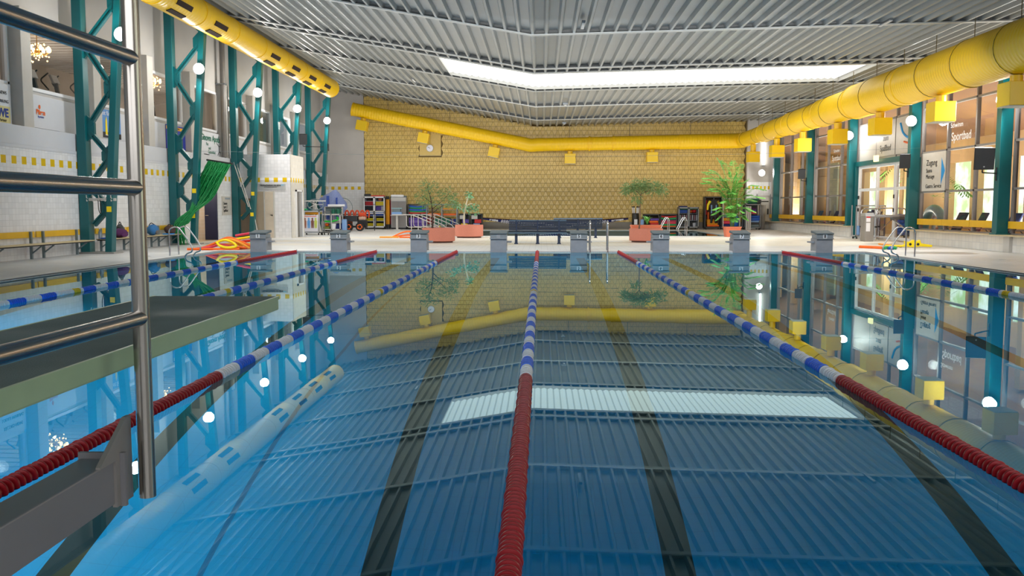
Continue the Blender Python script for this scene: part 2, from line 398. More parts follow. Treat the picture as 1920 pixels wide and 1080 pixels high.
# cross beams
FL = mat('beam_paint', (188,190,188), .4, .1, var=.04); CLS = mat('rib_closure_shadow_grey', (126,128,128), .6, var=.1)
for i, Yb in enumerate(BEAMS + [34.45]):
    m = MB()
    for xa, xb in ((CX0,KX),(KX,CX1)):
        a, b = cz(xa), cz(xb)
        m.add([(xa,Yb-.09,a-.035),(xb,Yb-.09,b-.035),(xb,Yb+.09,b-.035),(xa,Yb+.09,a-.035),(xa,Yb-.09,a),(xb,Yb-.09,b),(xb,Yb+.09,b),(xa,Yb+.09,a)],
              [(0,3,2,1),(4,5,6,7),(0,1,5,4),(1,2,6,5),(2,3,7,6),(3,0,4,7)])
    o = link('roof_beam', m, FL); o['kind'] = 'structure'; o['label'] = 'thin grey steel beam crossing under the ribbed ceiling'
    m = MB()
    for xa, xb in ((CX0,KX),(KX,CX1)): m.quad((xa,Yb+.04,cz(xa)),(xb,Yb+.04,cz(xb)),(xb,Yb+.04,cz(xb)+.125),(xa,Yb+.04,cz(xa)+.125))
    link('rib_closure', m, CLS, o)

# ---- far wall: yellow hexagon-patterned tiles on a dark bed, concrete base, white ends
YTX0, YTX1, TB = -11.2, 12.75, .46
m = MB()
for xa, xb in ((YTX0,KX),(KX,YTX1)): m.add([(xa,YB,TB),(xb,YB,TB),(xb,YB,cz(xb)+.2),(xa,YB,cz(xa)+.2)], [(0,1,2,3)])
m.box(YTX0,YTX1,YB+.02,YB+.2,0,TB)
wb = struct('wall_back', m, mat('dark_tile_bed', (104,84,40), .8), 'yellow tiled end wall with a hexagon pattern')
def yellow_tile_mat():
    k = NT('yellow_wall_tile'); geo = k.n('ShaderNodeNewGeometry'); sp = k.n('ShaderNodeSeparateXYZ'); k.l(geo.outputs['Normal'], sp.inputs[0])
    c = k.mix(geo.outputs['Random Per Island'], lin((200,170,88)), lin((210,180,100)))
    c = k.mix(k.math('MULTIPLY', k.math('GREATER_THAN', sp.outputs[2], 0.), .4), c, lin((222,196,122)))  # light caught by the up-leaning tiles is mixed into their colour
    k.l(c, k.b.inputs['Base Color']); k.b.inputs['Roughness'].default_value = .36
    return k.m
m = MB(); rh, p = .272, .1835; gp = .008; row = 0; zz = TB
CK = (-7.68, -6.33, 4.62, 5.97)  # square panel behind the clock
while zz < 8.4:
    i = 0; X = YTX0
    while X < YTX1-.1:
        up = (i+row) % 2 == 0; wb_, wt_ = (.146,.038) if up else (.038,.146); cx_ = X+p/2
        za, zb = zz+gp, zz+rh-gp
        if zz+rh*.5 < cz(cx_)+.15 and not (CK[0] < cx_ < CK[1] and CK[2]-.02 < zz+rh/2 < CK[3]):
            ya, yb = (YB-.014, YB-.028) if not up else (YB-.028, YB-.014)   # tiles lean in turn up and down
            jy = R.uniform(-.003,.003)
            c4 = [(max(YTX0,cx_-wb_+gp*.8),ya+jy,za),(min(YTX1,cx_+wb_-gp*.8),ya-jy,za),(min(YTX1,cx_+wt_-gp*.8),yb-jy,zb),(max(YTX0,cx_-wt_+gp*.8),yb+jy,zb)]
            m.add(c4, [(0,1,2,3)])
        i += 1; X += p
    row += 1; zz += rh
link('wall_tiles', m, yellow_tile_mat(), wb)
m = MB(); m.box(YTX0,YTX1,YB-.06,YB+.02,0,TB)
link('concrete_base', m, mat('concrete_base', (142,138,132), .7, var=.1, scale=3), wb)
m = MB(); m.box(CK[0],CK[1],YB-.03,YB,CK[2],CK[3]); link('plain_panel', m, mat('plain_yellow_panel', (206,178,104), .55), wb, bev=.01)
m = MB(); m.box(XL-.6,YTX0,YB-.05,YB+.2,0,9.2); struct('wall_back_left', m, tile_mat('white_tiles_back_left', 'X', phase=.3), 'white tiled end of the far wall left of the yellow tiles')
m = MB(); m.box(YTX1,XR+.3,YB-.35,YB+.2,0,7.2); struct('wall_back_right', m, tile_mat('white_tiles_back_right', 'X', phase=.1, period=.24), 'white tiled end of the far wall right of the yellow tiles')
# white door in that corner
d = struct('door_1', MB().box(13.45,14.2,YB-.39,YB-.35,DZ,2.12), mat('pale_door', (206,204,200), .45, var=.03), 'pale steel door in the far corner', bev=.01)
link('panic_bar', MB().tube([(13.5,YB-.45,1.75),(14.1,YB-.45,1.75)], .03), DARK, d); link('door_handle', MB().box(14.05,14.12,YB-.45,YB-.39,.95,1.3), DARK, d)
link('door_frame', MB().box(13.38,13.45,YB-.40,YB-.34,DZ,2.2).box(14.2,14.26,YB-.40,YB-.34,DZ,2.2), LGREY, d)

# ---- wall behind the camera
struct('wall_front', MB().box(XL-.6,XR+.3,YF-.2,YF,0,9.3), tile_mat('white_tiles_front', 'X'), 'white tiled wall at the near end')

# ---- left wall: tiled below, ledge, panel band, gym windows, plaster
LW = tile_mat('white_tiles_left', 'Y', phase=.12, period=.46)
DY0, DY1, DTOP = 35.35, 37.6, 2.4
m = MB(); m.box(XL-.2,XL,YF,DY0,0,2.92).box(XL-.2,XL,DY1,YB,0,2.92).box(XL-.2,XL,DY0,DY1,DTOP,2.92)
wl = struct('wall_left', m, LW, 'white tiled left wall with a row of yellow squares')
PLW = mat('white_panel_paint', (206,208,214), .5, var=.05, scale=2); PLG = mat('grey_plaster', (190,187,184), .8, var=.09, scale=1.2)
link('ledge', MB().box(XL-.55,XL+.012,YF,YB,2.92,3.0), PLW, wl); link('parapet', MB().box(XL-.3,XL-.02,YF,YB,3.0,3.5), PLW, wl, bev=.01)
XU = -13.92; WZ0, WZ1, WP, WY0, WWD = 4.58, 6.24, 3.83, 24.3, 3.15
wins = [WY0+WP*i for i in range(-3, 8)]
m = MB(); m.box(XU-.2,XU,YF,YB,3.5,WZ0).box(XU-.2,XU,YF,YB,WZ1,9.3)
prev = YF
for w in wins: m.box(XU-.2,XU,prev,w,WZ0,WZ1); prev = w+WWD
m.box(XU-.2,XU,prev,YB,WZ0,WZ1)
struct('wall_left_upper', m, PLG, 'grey plaster wall above the ledge on the left side')
for i, w in enumerate(wins):
    if w < 18: continue
    m = MB(); t = .07
    m.box(XU-.1,XU+.03,w,w+t,WZ0,WZ1).box(XU-.1,XU+.03,w+WWD-t,w+WWD,WZ0,WZ1).box(XU-.1,XU+.03,w,w+WWD,WZ0-.02,WZ0+t).box(XU-.1,XU+.03,w,w+WWD,WZ1-t,WZ1+.02)
    f = struct('window_%d' % (i+2), m, WHITE, 'interior window of the gym in the left wall'); link('window_pane', MB().quad((XU-.04,w,WZ0),(XU-.04,w+WWD,WZ0),(XU-.04,w+WWD,WZ1),(XU-.04,w,WZ1)), GLASS, f)
    # panel under the window and pier beside it
    m = MB(); m.box(XU,XU+.05,w+.06,w+WWD-.06,3.55,WZ0-.12); o = link('trim_%d' % (i+10), m, PLW, bev=.012); o['kind'] = 'structure'; o['label'] = 'white panel under a gym window'
    m = MB(); m.box(XU-.05,XU+.32,w+WWD+.1,w+WP-.1,3.0,6.62); o = link('pier_trim', m, mat('pier_paint', (190,186,180), .65, var=.06), bev=.015); o['kind'] = 'structure'; o['label'] = 'white pier between two gym windows'
# gym behind the windows
GX, GF, GC = -19.0, 3.9, 6.75
GYM = mat('gym_wall', (150,140,132), .8, var=.12, scale=.8)
struct('gym_floor', MB().box(GX,XU-.21,10,YB,GF-.2,GF), mat('gym_carpet', (92,84,80), .9), 'floor of the gym behind the upper windows')
struct('wall_gym', MB().box(GX-.2,GX,10,YB,GF,GC+.2).box(GX,XU-.2,43.0,43.2,GF,GC).box(GX,XU-.2,10,10.2,GF,GC), GYM, 'far wall of the gym behind the upper windows')
m = MB()
for i in range(int((YB-10)/.25)): m.box(GX,XU-.21,10+i*.25,10+i*.25+.21,GC+.02*(i%2),GC+.1)
struct('ceiling_gym', m, mat('gym_slat_ceiling', (168,160,152), .6, var=.06), 'slatted ceiling of the gym')
struct('wall_gym_far_room', MB().box(-17.2,-17.0,43.2,YB,GF,GC), mat('teal_yellow_room', (120,176,164), .7, var=.3, scale=.5), 'pale teal wall of the room behind the last upper windows')
# corridor opening under the gym
cw = tile_mat('corridor_tiles', 'X', white=(206,190,172), stripes=False)
struct('wall_corridor', MB().box(-15.2,XL-.2,DY1,DY1+.2,0,DTOP+.3).box(-15.4,-15.2,DY0-.3,DY1+.2,0,DTOP+.3).box(-15.2,XL-.2,DY0-.2,DY0,0,DTOP+.3).box(-15.4,XL-.2,DY0-.2,DY1+.2,DTOP,DTOP+.3), cw, 'beige tiled wall of the changing room passage')
struct('corridor_floor', MB().box(-15.4,XL,DY0-.2,DY1+.2,-.1,DZ), mat('passage_floor', (188,164,126), .4), 'floor of the changing room passage')
d = struct('door_2', MB().box(-14.05,-13.52,DY1-.06,DY1-.01,DZ,2.2), DNAVY, 'dark navy door in the passage', bev=.008)
link('door_handle', MB().tube([(-13.98,DY1-.07,1.05),(-13.98,DY1-.13,1.05),(-13.86,DY1-.13,1.05)], .015), CHROME, d)

# ---- white tiled kiosk on the left, with doors
KXR, KY0, KY1, KH = -11.13, 40.15, 42.35, 3.72
m = MB(); m.box(XL,KXR,KY0,KY1,0,KH)
kt = tile_mat('white_tiles_kiosk', 'X', top=9, white=(236,236,240), period=.40, phase=.28)
ks = struct('wall_kiosk', m, kt, 'white tiled box room standing against the left wall')
# the side face with its own tile direction
link('wall_kiosk_side', MB().quad((KXR+.012,KY0,0),(KXR+.012,KY1,0),(KXR+.012,KY1,KH),(KXR+.012,KY0,KH)), tile_mat('white_tiles_kiosk_side', 'Y', top=9, white=(222,218,210), period=.42, phase=.2), ks)
d = struct('door_3', MB().box(-12.75,-12.33,KY0-.05,KY0,DZ,2.08), BEIGE, 'beige double door of the white tiled box room', bev=.008)
link('door_leaf', MB().box(-12.28,-11.9,KY0-.06,KY0,DZ,2.08), CREAM, d, bev=.008); link('door_frame', MB().box(-12.33,-12.28,KY0-.07,KY0,DZ,2.12).box(-12.82,-12.75,KY0-.07,KY0,DZ,2.12).box(-11.9,-11.84,KY0-.07,KY0,DZ,2.12), OFFW, d)
link('door_handle', MB().box(-11.98,-11.94,KY0-.12,KY0-.05,1.0,1.06).box(-12.04,-11.94,KY0-.12,KY0-.10,1.03,1.06), DARK, d)
d = struct('door_4', MB().box(KXR+.013,KXR+.03,40.95,41.85,DZ,2.1), mat('grey_door', (112,110,108), .5), 'grey door in the side of the white tiled box room')
link('door_frame', MB().box(KXR+.01,KXR+.07,40.87,40.95,DZ,2.18).box(KXR+.01,KXR+.07,41.85,41.93,DZ,2.18).box(KXR+.01,KXR+.07,40.87,41.93,2.1,2.18), WHITE, d); link('door_leaf', MB().box(KXR+.03,KXR+.05,41.4,41.85,DZ,2.08), LGREY, d)

# ---- right wall: sill wall, glazing between teal posts, door bay, room behind
RC = [28.25, 34.95, 41.8, 48.2, 55.0]      # teal posts
RP = [8.1, 14.8, 21.5] + RC + [57.2]
SILL = tile_mat('white_tiles_sill', 'Y', tile=.25, top=9, white=(240,238,234), stripes=False)
DB0, DB1 = 35.25, 41.45                  # door bay
m = MB(); m.box(14.15,14.5,YF,DB0-.1,0,.52).box(14.15,14.5,DB1+.1,YB,0,.52)
wr = struct('wall_right', m, SILL, 'low white tiled wall under the right windows')
link('window_sill', MB().box(13.82,14.52,YF,DB0-.08,.52,.555).box(13.82,14.52,DB1+.08,YB,.52,.555), mat('wooden_sill', (200,184,150), .5), wr)
m = MB()
for Y in (27.9, 34.95, 21.2, 41.75): m.box(14.05,14.16,Y-.18,Y+.18,0,.52)
link('pilaster', m, OFFW, wr)
link('wall_right_head', MB().box(14.23,14.5,YF,YB,6.3,7.2), PLG, wr)
MUL = mat('grey_mullion', (146,142,142), .45, .3, var=.06); ROWS = [.56, 1.95, 3.40, 5.0, 6.32]
bays = list(zip(RP, RP[1:]))
wn = 20
for a, b in bays:
    if b < 15: continue
    a2, b2 = a+.2, b-.2; door = abs(a-34.95) < .1
    zs = ROWS if not door else [3.28, 5.0, 6.32]
    m = MB(); ys = [a2+(b2-a2)*i/3 for i in range(4)]
    for Y in ys: m.box(14.24,14.36,Y-.045,Y+.045,zs[0],zs[-1])
    for Zz in zs: m.box(14.24,14.36,a2,b2,Zz-.035,Zz+.035)
    f = struct('window_%d' % wn, m, MUL, 'grey framed glazed bay of the right wall'); wn += 1
    for j in range(3):
        for za, zb in zip(zs, zs[1:]):
            if door and za < 4: link('window_panel', MB().box(14.28,14.32,ys[j],ys[j+1],za,zb), mat('pale_window_panel', (196,192,188), .4, var=.05, scale=1), f); continue
            link('window_pane', MB().quad((14.3,ys[j],za),(14.3,ys[j],zb),(14.3,ys[j+1],zb),(14.3,ys[j+1],za)), GLASS, f)
    if not door and b > 22:
        m = MB()
        for j in range(3): m.box(14.15,14.19,ys[j]+.01,ys[j+1]-.01,.74,.96)
        o = link('window_guard_rail', m, YBOARD, bev=.006); tag(o, 'yellow guard board across the window bay', 'guard board', 'yellow guard boards along the right windows')
        if a > 27: o['label'] = {28.25:'yellow guard board across the window bay with the access sign',41.8:'yellow guard board across the window bay beyond the turnstile',48.2:'yellow guard board across the second window bay beyond the turnstile',55.0:'yellow guard board across the last bay by the corner door'}[a]
        else: o['label'] = 'yellow guard board across a near window bay'
# doors in the door bay
m = MB(); dz = 3.2
for Y in (DB0, DB0+1.95, DB0+2.1, DB0+4.05, DB1): m.box(14.24,14.36,Y-.06,Y+.06,DZ,dz)
for Zz in (.12, 2.15, dz-.05): m.box(14.25,14.35,DB0,DB1,Zz-.06,Zz+.06)
d = struct('door_5', m, WHITE, 'white framed glass doors in the right wall', bev=.008)
link('door_glass', MB().quad((14.3,DB0,DZ),(14.3,DB0,dz),(14.3,DB1,dz),(14.3,DB1,DZ)), GLASS, d)
link('door_hinge', MB().box(14.2,14.25,DB0+2.0,DB0+2.06,1.2,1.35).box(14.2,14.25,DB0+2.0,DB0+2.06,1.75,1.9).box(14.2,14.25,DB1-.1,DB1-.04,1.2,1.35).box(14.2,14.25,DB1-.1,DB1-.04,1.75,1.9), DARK, d)
link('door_frame', MB().box(14.1,14.38,DB0-.1,DB1+.1,dz,dz+.2).box(14.1,14.38,DB0-.12,DB0-.06,DZ,dz+.2).box(14.1,14.38,DB1+.06,DB1+.14,DZ,dz+.2), TEAL, d)

# room behind the right glazing (leisure pool hall): warm timber, bright outer windows
OX, OC = 20.5, 5.6
WOODW = mat('warm_timber_wall', (216,178,130), .6, var=.16, scale=2, stretch=(1,1,.1))
struct('floor_leisure_hall', MB().box(14.5,OX+.3,10,74,-.2,DZ), mat('leisure_hall_floor', (196,184,166), .35), 'floor of the leisure pool hall behind the glazing')
m = MB(); m.box(OX,OX+.25,10,74,0,.75).box(OX,OX+.25,10,74,3.6,OC)
for a, b in ((10,38.5),(40.4,41.2),(43.6,44.2),(46.6,49.5),(52.4,52.8),(55.6,56),(58.5,74)): m.box(OX-.05,OX+.3,a,b,.75,3.6)
m.box(14.5,OX,73.8,74,0,OC)
struct('wall_leisure_hall', m, WOODW, 'timber wall of the leisure pool hall behind the glazing')
for Y in (30,33.5,44.5,47,60,64,68): o = link('timber_post', MB().box(17.6,17.95,Y,Y+.35,DZ,5.3), mat('orange_timber',(228,186,132),.5,var=.1)); o['kind'] = 'structure'; o['label'] = 'orange timber post in the leisure hall'
for Y in (58,62.5,66): o = link('room_divider', MB().box(18.6,18.7,Y,Y+1.6,DZ,4.2), mat('sage_panel',(150,160,140),.6)); o['kind'] = 'structure'; o['label'] = 'sage green panel in the leisure hall'
m = MB(); m.add([(14.45,10,6.3),(OX+.3,10,4.6),(OX+.3,74,4.6),(14.45,74,6.3)], [(0,1,2,3)])
struct('ceiling_leisure_hall', m, mat('timber_ceiling', (150,108,78), .7, var=.15, scale=1, stretch=(1,1,1)), 'brown timber ceiling of the leisure pool hall')
struct('exterior', MB().quad((23.5,0,-1),(23.5,90,-1),(23.5,90,7),(23.5,0,7)), emis('sunlit_garden', (186,208,150), 2.0, (255,255,250), .9), 'bright sunlit garden outside the far windows')
# ================================================================== BIG THINGS
# ---- teal lattice posts on the left
LC = [26.3, 32.75, 39.45, 45.8, 52.1]
NODES = [(7.95,1),(7.26,1),(6.04,0),(4.83,1),(3.67,0),(2.87,1),(2.0,0),(1.38,1),(.75,0)]
def inx(z): return -12.68 + .62*(z/8.5)**1.1           # inner chord leans into the hall as it rises
OCX = -13.33
def lattice(Y, label):
    t = thing('lattice_column', label, 'steel column', (OCX, Y, DZ), 0, 'teal lattice columns along the left wall')
    top = cz(OCX+.2)-.08
    link('outer_chord', MB().box(OCX-.15,OCX+.12,Y-.16,Y+.16,DZ+.04,top), TEAL, t, world=True, bev=.012)
    zt_ = cz(inx(8.5)+.14)-.08; zs = [DZ+.04+i*(zt_-DZ-.04)/12 for i in range(13)]; m = MB(); vs = []; 
    for z in zs:
        x = inx(z); vs += [(x-.1,Y-.14,z),(x+.1,Y-.14,z),(x+.1,Y+.14,z),(x-.1,Y+.14,z)]
    fs = [(0,3,2,1), tuple(len(vs)-4+i for i in range(4))]
    for i in range(12):
        for k_ in range(4): fs.append((4*i+k_, 4*i+(k_+1)%4, 4*i+4+(k_+1)%4, 4*i+4+k_))
    link('inner_chord', m.add(vs, fs), TEAL, t, world=True, bev=.012)
    for i, (z, s) in enumerate(NODES[:-1]):
        x = inx(z)-.1 if s else OCX+.12; e = -1 if s else 1; h = .26 if z > 3 else .2
        w = min(.22, (inx(z)-OCX)*.3)
        link('gusset_plate', MB().prism([(x,z-h-.12),(x,z+h+.12),(x+e*w,z+h*.6),(x+e*w,z-h*.6)], Y-.05, Y+.05, Matrix(((1,0,0,0),(0,0,1,0),(0,1,0,0),(0,0,0,1)))), TEAL, t, world=True)
    for (za, sa), (zb, sb) in zip(NODES, NODES[1:]):
        if sa == sb: continue
        pa = ((inx(za)-.16) if sa else OCX+.2, Y, za-.12); pb = ((inx(zb)-.16) if sb else OCX+.2, Y, zb+.12)
        m = MB()
        for o_ in (-.055, .055):
            u = Vector((pb[2]-pa[2], 0, -(pb[0]-pa[0]))).normalized()*o_
            m.bar(Vector(pa)+u, Vector(pb)+u, .13, .035, (0,0,1) )
        m.bar(pa, pb, .03, .1)
        link('diagonal_brace', m, TEAL, t, world=True)
    for z in ((1.25,) if Y < 30 else (1.9, 1.0)):
        link('yellow_marker', MB().box(inx(z)-.07,inx(z)+.07,Y-.15,Y-.14,z,z+.16), YFOAM, t, world=True)
    link('foot_plate', MB().box(OCX-.16,inx(0)+.25,Y-.3,Y+.3,DZ,DZ+.05), mat('grey_plinth', (150,148,144), .7), t, world=True)
    return t
for Y, L in zip(LC, ('teal lattice column with a grey coat rack, closest behind the steel ladder','teal lattice column with the green net tied to its foot','teal lattice column standing before the beige door','teal lattice column rising behind the white tiled box room','teal lattice column standing by the poster trolley')):
    lattice(Y, L)

# ---- teal posts on the right
for Y, L in zip(RC, ('wide teal post with a loudspeaker beside the Zugang sign bay','teal post between the Zugang sign and the glass doors','teal post between the glass doors and the guard boards','teal post between the two small window bays by the corner','teal post in the corner beside the pale steel door')):
    t = thing('steel_post', L, 'steel column', (14.0, Y, .56), 0, 'teal posts along the right windows'); h = cz(13.84)-.04
    link('shaft', MB().box(13.84,14.2,Y-.15,Y+.15,.557,h), TEAL, t, world=True, bev=.012)
    link('base_plate', MB().box(13.8,14.23,Y-.2,Y+.2,.556,.6), TEAL, t, world=True)

# ---- floodlights
def floodlight(loc, label, grp, power, face):
    t = thing('floodlight', label, 'floodlight', loc, 0, grp)
    link('housing', MB().lathe([(.1,.16),(.17,.10),(.2,.02),(.2,0)], 20, Matrix.Rotation(PI/2, 4, 'X') @ Matrix.Rotation(PI, 4, 'X')), LGREY, t)
    link('lens', MB().lathe([(.185,0),(.16,.05),(.09,.085),(.02,.095)], 20, Matrix.Rotation(PI/2, 4, 'X')), LAMP, t)
    link('bracket', MB().bar((0,.1,0),(0,.28,0),.05,.05), GALV, t)
    l = bpy.data.lights.new('lamp_light', 'POINT'); l.energy = power; l.shadow_soft_size = .15; l.color = (1,.97,.92)
    o = bpy.data.objects.new('lamp_light', l); C.objects.link(o); o.parent = t; o.location = (0, -.17, 0)
    l = bpy.data.lights.new('lamp_beam', 'SPOT'); l.energy = power*(UPL if face > 0 else 13.); l.spot_size = rad(130); l.spot_blend = 1; l.shadow_soft_size = .1; l.color = (1,.97,.92)
    o = bpy.data.objects.new('lamp_beam', l); C.objects.link(o); o.parent = t; o.location = (0, -.17, 0); o.rotation_euler = Vector((face*.8, .4, -.62)).to_track_quat('-Z','Y').to_euler()
    return t
UPL = 7.
for Y, L in zip(LC, ('bright floodlight on the column hidden behind the steel ladder','bright floodlight on the lattice column with the green net','bright floodlight on the lattice column before the beige door','bright floodlight on the lattice column behind the white box room','bright floodlight on the lattice column nearest the yellow wall')):
    floodlight((inx(6.28)+(.08 if Y > 30 else .30), Y-.42, 6.28), L, 'floodlights on the left columns', 120, 1)
for Y, L in zip(RC[:3], ('bright floodlight on the teal post with the big loudspeaker','bright floodlight on the teal post by the blue and orange logo','small bright floodlight behind a yellow outlet box, on the third teal post')):
    floodlight((13.72, Y-.42, 4.58), L, 'floodlights on the right posts', 90, -1)
# more of the same lamps further along the hall, behind the camera
for Y in (19.9, 13.2, 6.5, -.2):
    for X, Zz, p in ((-11.9, 6.28, 7), (13.5, 4.62, 90)):
        l = bpy.data.lights.new('hall_light', 'POINT'); l.energy = p; l.shadow_soft_size = .15; l.color = (1,.97,.92)
        o = bpy.data.objects.new('hall_light', l); C.objects.link(o); o.location = (X, Y, Zz)
t = thing('wall_streak', 'tall glowing strip standing in for lamp light on the white wall above the corner door', 'light streak', (13.75, YB-.42, 4.9))
link('tube', MB().lathe([(.05,-.9),(.05,.9)], 12), emis('streak_glow', (255,252,244), 14), t); link('end_cap', MB().box(-.08,.08,-.06,.07,-1.0,-.9).box(-.08,.08,-.06,.07,.9,1.0), LGREY, t); link('back_plate', MB().box(-.06,.06,.05,.07,-.95,.95), LGREY, t)  # added glowing strip shaped as the corner lamp's reflection on the wall
floodlight((13.55, YB-.85, 3.5), 'bright small lamp on the white wall by the corner door', 'floodlights on the right posts', 6, -1)

# ---- ducts
def duct_mesh(m, pts, radii, n=32):
    m.tube(pts, radii, n)
def ribbed(p, q, r0, step=.16, amp=.008):
    """points and radii of a straight run with small rolled ribs"""
    p, q = Vector(p), Vector(q); L = (q-p).length; N = max(2, int(L/step)); P_, Q_ = [], []
    for i in range(N):
        for f, a in ((0,0),(.72,0),(.86,amp)):
            P_.append(p.lerp(q, (i+f)/N)); Q_.append(r0+a)
    P_.append(q); Q_.append(r0); return P_, Q_
DX, DZc = 12.2, 5.45
t = thing('air_duct', 'big yellow round air duct stepping down in size along the right windows', 'air duct', (DX, 25, DZc))
secs = [(56.0,50.5,.43),(50.5,45.2,.50),(45.2,40.2,.54),(40.2,36,.58),(36,31,.645),(31,26.6,.65),(26.6,22,.67),(22,8,.68),(8,-6,.68)]
for (a, b, r) in secs:
    pts, rr = ribbed((DX,a,DZc),(DX,b,DZc), r); link('duct_section', MB().tube(pts, rr, 32), YEL, t, smooth=50, world=True)
for (a, b, r), nx in zip(secs, secs[1:]+[secs[-1]]):
    link('duct_collar', MB().lathe([(r-.02,b+.10),(r+.022,b+.08),(nx[2]+.022,b-.03),(nx[2]-.02,b-.05)], 32, Matrix.Translation((DX,0,DZc)) @ Matrix.Rotation(-PI/2, 4, 'X') @ Matrix.Scale(-1,4,(0,0,1)) if False else Matrix(((1,0,0,DX),(0,0,1,0),(0,1,0,DZc),(0,0,0,1)))), YEL, t, smooth=50, world=True)
hY = [55,52,49,46.5,44,41.5,39,36.5,34,31.5,29,26.5,24]
def rad_at(Y):
    for a, b, r in secs:
        if a >= Y >= b: return r
    return .8
for Y in hY:
    r = rad_at(Y); m = MB()
    m.tube([(DX,Y,DZc+r-.02),(DX,Y,cz(DX))], .012, 6)
    m.tube([(DX+(r+.012)*math.cos(a*PI/12),Y,DZc+(r+.012)*math.sin(a*PI/12)) for a in range(25)], .009, 5, closed=True)
    link('hanger_rod', m, mat('strap_brown',(104,92,50),.5), t, world=True)
# along the far wall
BYc = YB-1.1
p0, p1, p2 = Vector((-11.65,BYc,7.42)), Vector((-.75,BYc,5.22)), Vector((11.55,BYc,DZc-.02))
t2 = thing('air_duct', 'yellow round air duct bending along the top of the yellow tiled wall', 'air duct', (0, BYc, 5.2))
for a, b in ((p0, p0.lerp(p1,.31)),(p0.lerp(p1,.31),p0.lerp(p1,.62)),(p0.lerp(p1,.62),p0.lerp(p1,.94))):
    pts, rr = ribbed(a, b, .40); link('duct_section', MB().tube(pts, rr, 28), YEL, t2, smooth=50, world=True)
bend = [p0.lerp(p1,.94), p0.lerp(p1,.97), p1+Vector((.1,0,-.02)), p1.lerp(p2,.04), p1.lerp(p2,.07)]
link('duct_bend', MB().tube(spline(bend,4), .41, 28), YEL, t2, smooth=50, world=True)
for a, b, r in ((.07,.30,.40),(.30,.42,.41),(.42,.75,.43),(.75,1.,.45)):
    pts, rr = ribbed(p1.lerp(p2,a), p1.lerp(p2,b), r); link('duct_section', MB().tube(pts, rr, 28), YEL, t2, smooth=50, world=True)
link('duct_elbow', MB().tube(rounded([p2-Vector((.1,0,0)), Vector((DX+.05,BYc,DZc)), Vector((DX,BYc-1.2,DZc))], .7, 8), .455, 28), YEL, t2, smooth=50, world=True)
link('end_cap', MB().tube([p0-Vector((.03,0,-.006)), p0+Vector((.02,0,-.004))], .425, 28), YEL, t2, smooth=50, world=True)
for f in (.31,.62): 
    d_ = (p1-p0).normalized(); link('duct_collar', MB().tube([p0.lerp(p1,f)-d_*.05, p0.lerp(p1,f)+d_*.05], .42, 28), YEL, t2, smooth=50, world=True)
for f in (.30,.42,.75): link('duct_collar', MB().tube([p1.lerp(p2,f)-Vector((.05,0,0)), p1.lerp(p2,f)+Vector((.05,0,0))], .455, 28), YEL, t2, smooth=50, world=True)
for q_ in (p0.lerp(p1,.2),p0.lerp(p1,.55),p1.lerp(p2,.2),p1.lerp(p2,.5),p1.lerp(p2,.8)): link('hanger_rod', MB().tube([q_+Vector((0,0,.38)),(q_.x,q_.y,cz(q_.x))], .012, 6), CHAR, t2, world=True)
# left duct with pairs of grilles
LX, LZ, LR = -11.4, 7.79, .475
t3 = thing('air_duct', 'yellow round air duct with dark grilles high above the left columns', 'air duct', (LX, 30, LZ))
cuts = [v*.95 for v in (-6, 8, 20, 28.2, 31.6, 35, 38.4, 41.7, 45, 48.1, 51.9)]
for a, b in zip(cuts, cuts[1:]):
    pts, rr = ribbed((LX,b,LZ),(LX,a,LZ), LR, .2, .006); link('duct_section', MB().tube(pts, rr, 32), YEL, t3, smooth=50, world=True)
    link('duct_collar', MB().tube([(LX,b-.03,LZ),(LX,b+.03,LZ)], LR+.018, 32), YEL, t3, smooth=50, world=True)
link('end_cap', MB().lathe([(.475,0),(.465,.05),(.40,.10),(.02,.12)], 32, Matrix(((1,0,0,LX),(0,0,1,49.32),(0,1,0,LZ),(0,0,0,1)))), YEL, t3, smooth=50, world=True)
for Y in (28.2, 31.4, 37.8, 40.95, 43.9, 46.9):
    for ang in (-28, -72):
        a = rad(ang); n_ = Vector((math.cos(a),0,math.sin(a))); c_ = Vector((LX,Y,LZ))+n_*(LR+.012); tdir = Vector((-n_.z,0,n_.x))
        rm = Matrix((tuple(tdir),(0,1,0),tuple(n_))).transposed()
        link('grille', MB().cbox(c_, (.17,1.15,.035), rm), mat('dark_grille', (62,52,48), .9, spec=.1), t3, world=True)
for Y in (25.6,28.5,31.8,35,38,41.3,44.3,47.5): link('hanger_rod', MB().tube([(LX,Y,LZ+LR-.02),(LX,Y,cz(LX))], .012, 6), CHAR, t3, world=True)

# ---- square outlet boxes hanging under the ducts
def outlet(loc, r, label, grp, tilt=0., d=(.66,.66,.60), zbot=None):
    t = thing('air_outlet', label, 'air outlet', loc, 0, grp); M = Matrix.Rotation(tilt, 3, 'Y')
    sl_ = .16 if zbot is None else loc[2]-zbot-d[2]
    link('stub_pipe', MB().lathe([(.155,0),(.155,-sl_-.02)], 20, M.to_4x4()), YBOX, t, smooth=50)
    link('outlet_box', MB().cbox(M @ Vector((0,0,-sl_-d[2]/2)), d, M), YBOX, t, bev=.012)
    link('bottom_grille', MB().cbox(M @ Vector((0,0,-sl_-.005-d[2])), (d[0]*.94,d[1]*.94,.03), M), mat('outlet_grille_grey', (170,166,150), .5), t)
    return t
names = ['yellow square air outlet box by the bend of the right duct','yellow square air outlet box lit by the corner lamp','yellow square air outlet box third from the far wall under the right duct','yellow square air outlet box next to the small floodlight','yellow square air outlet box above the glass doors','yellow square air outlet box above the Zugang sign','large yellow square air outlet box above the big loudspeaker']
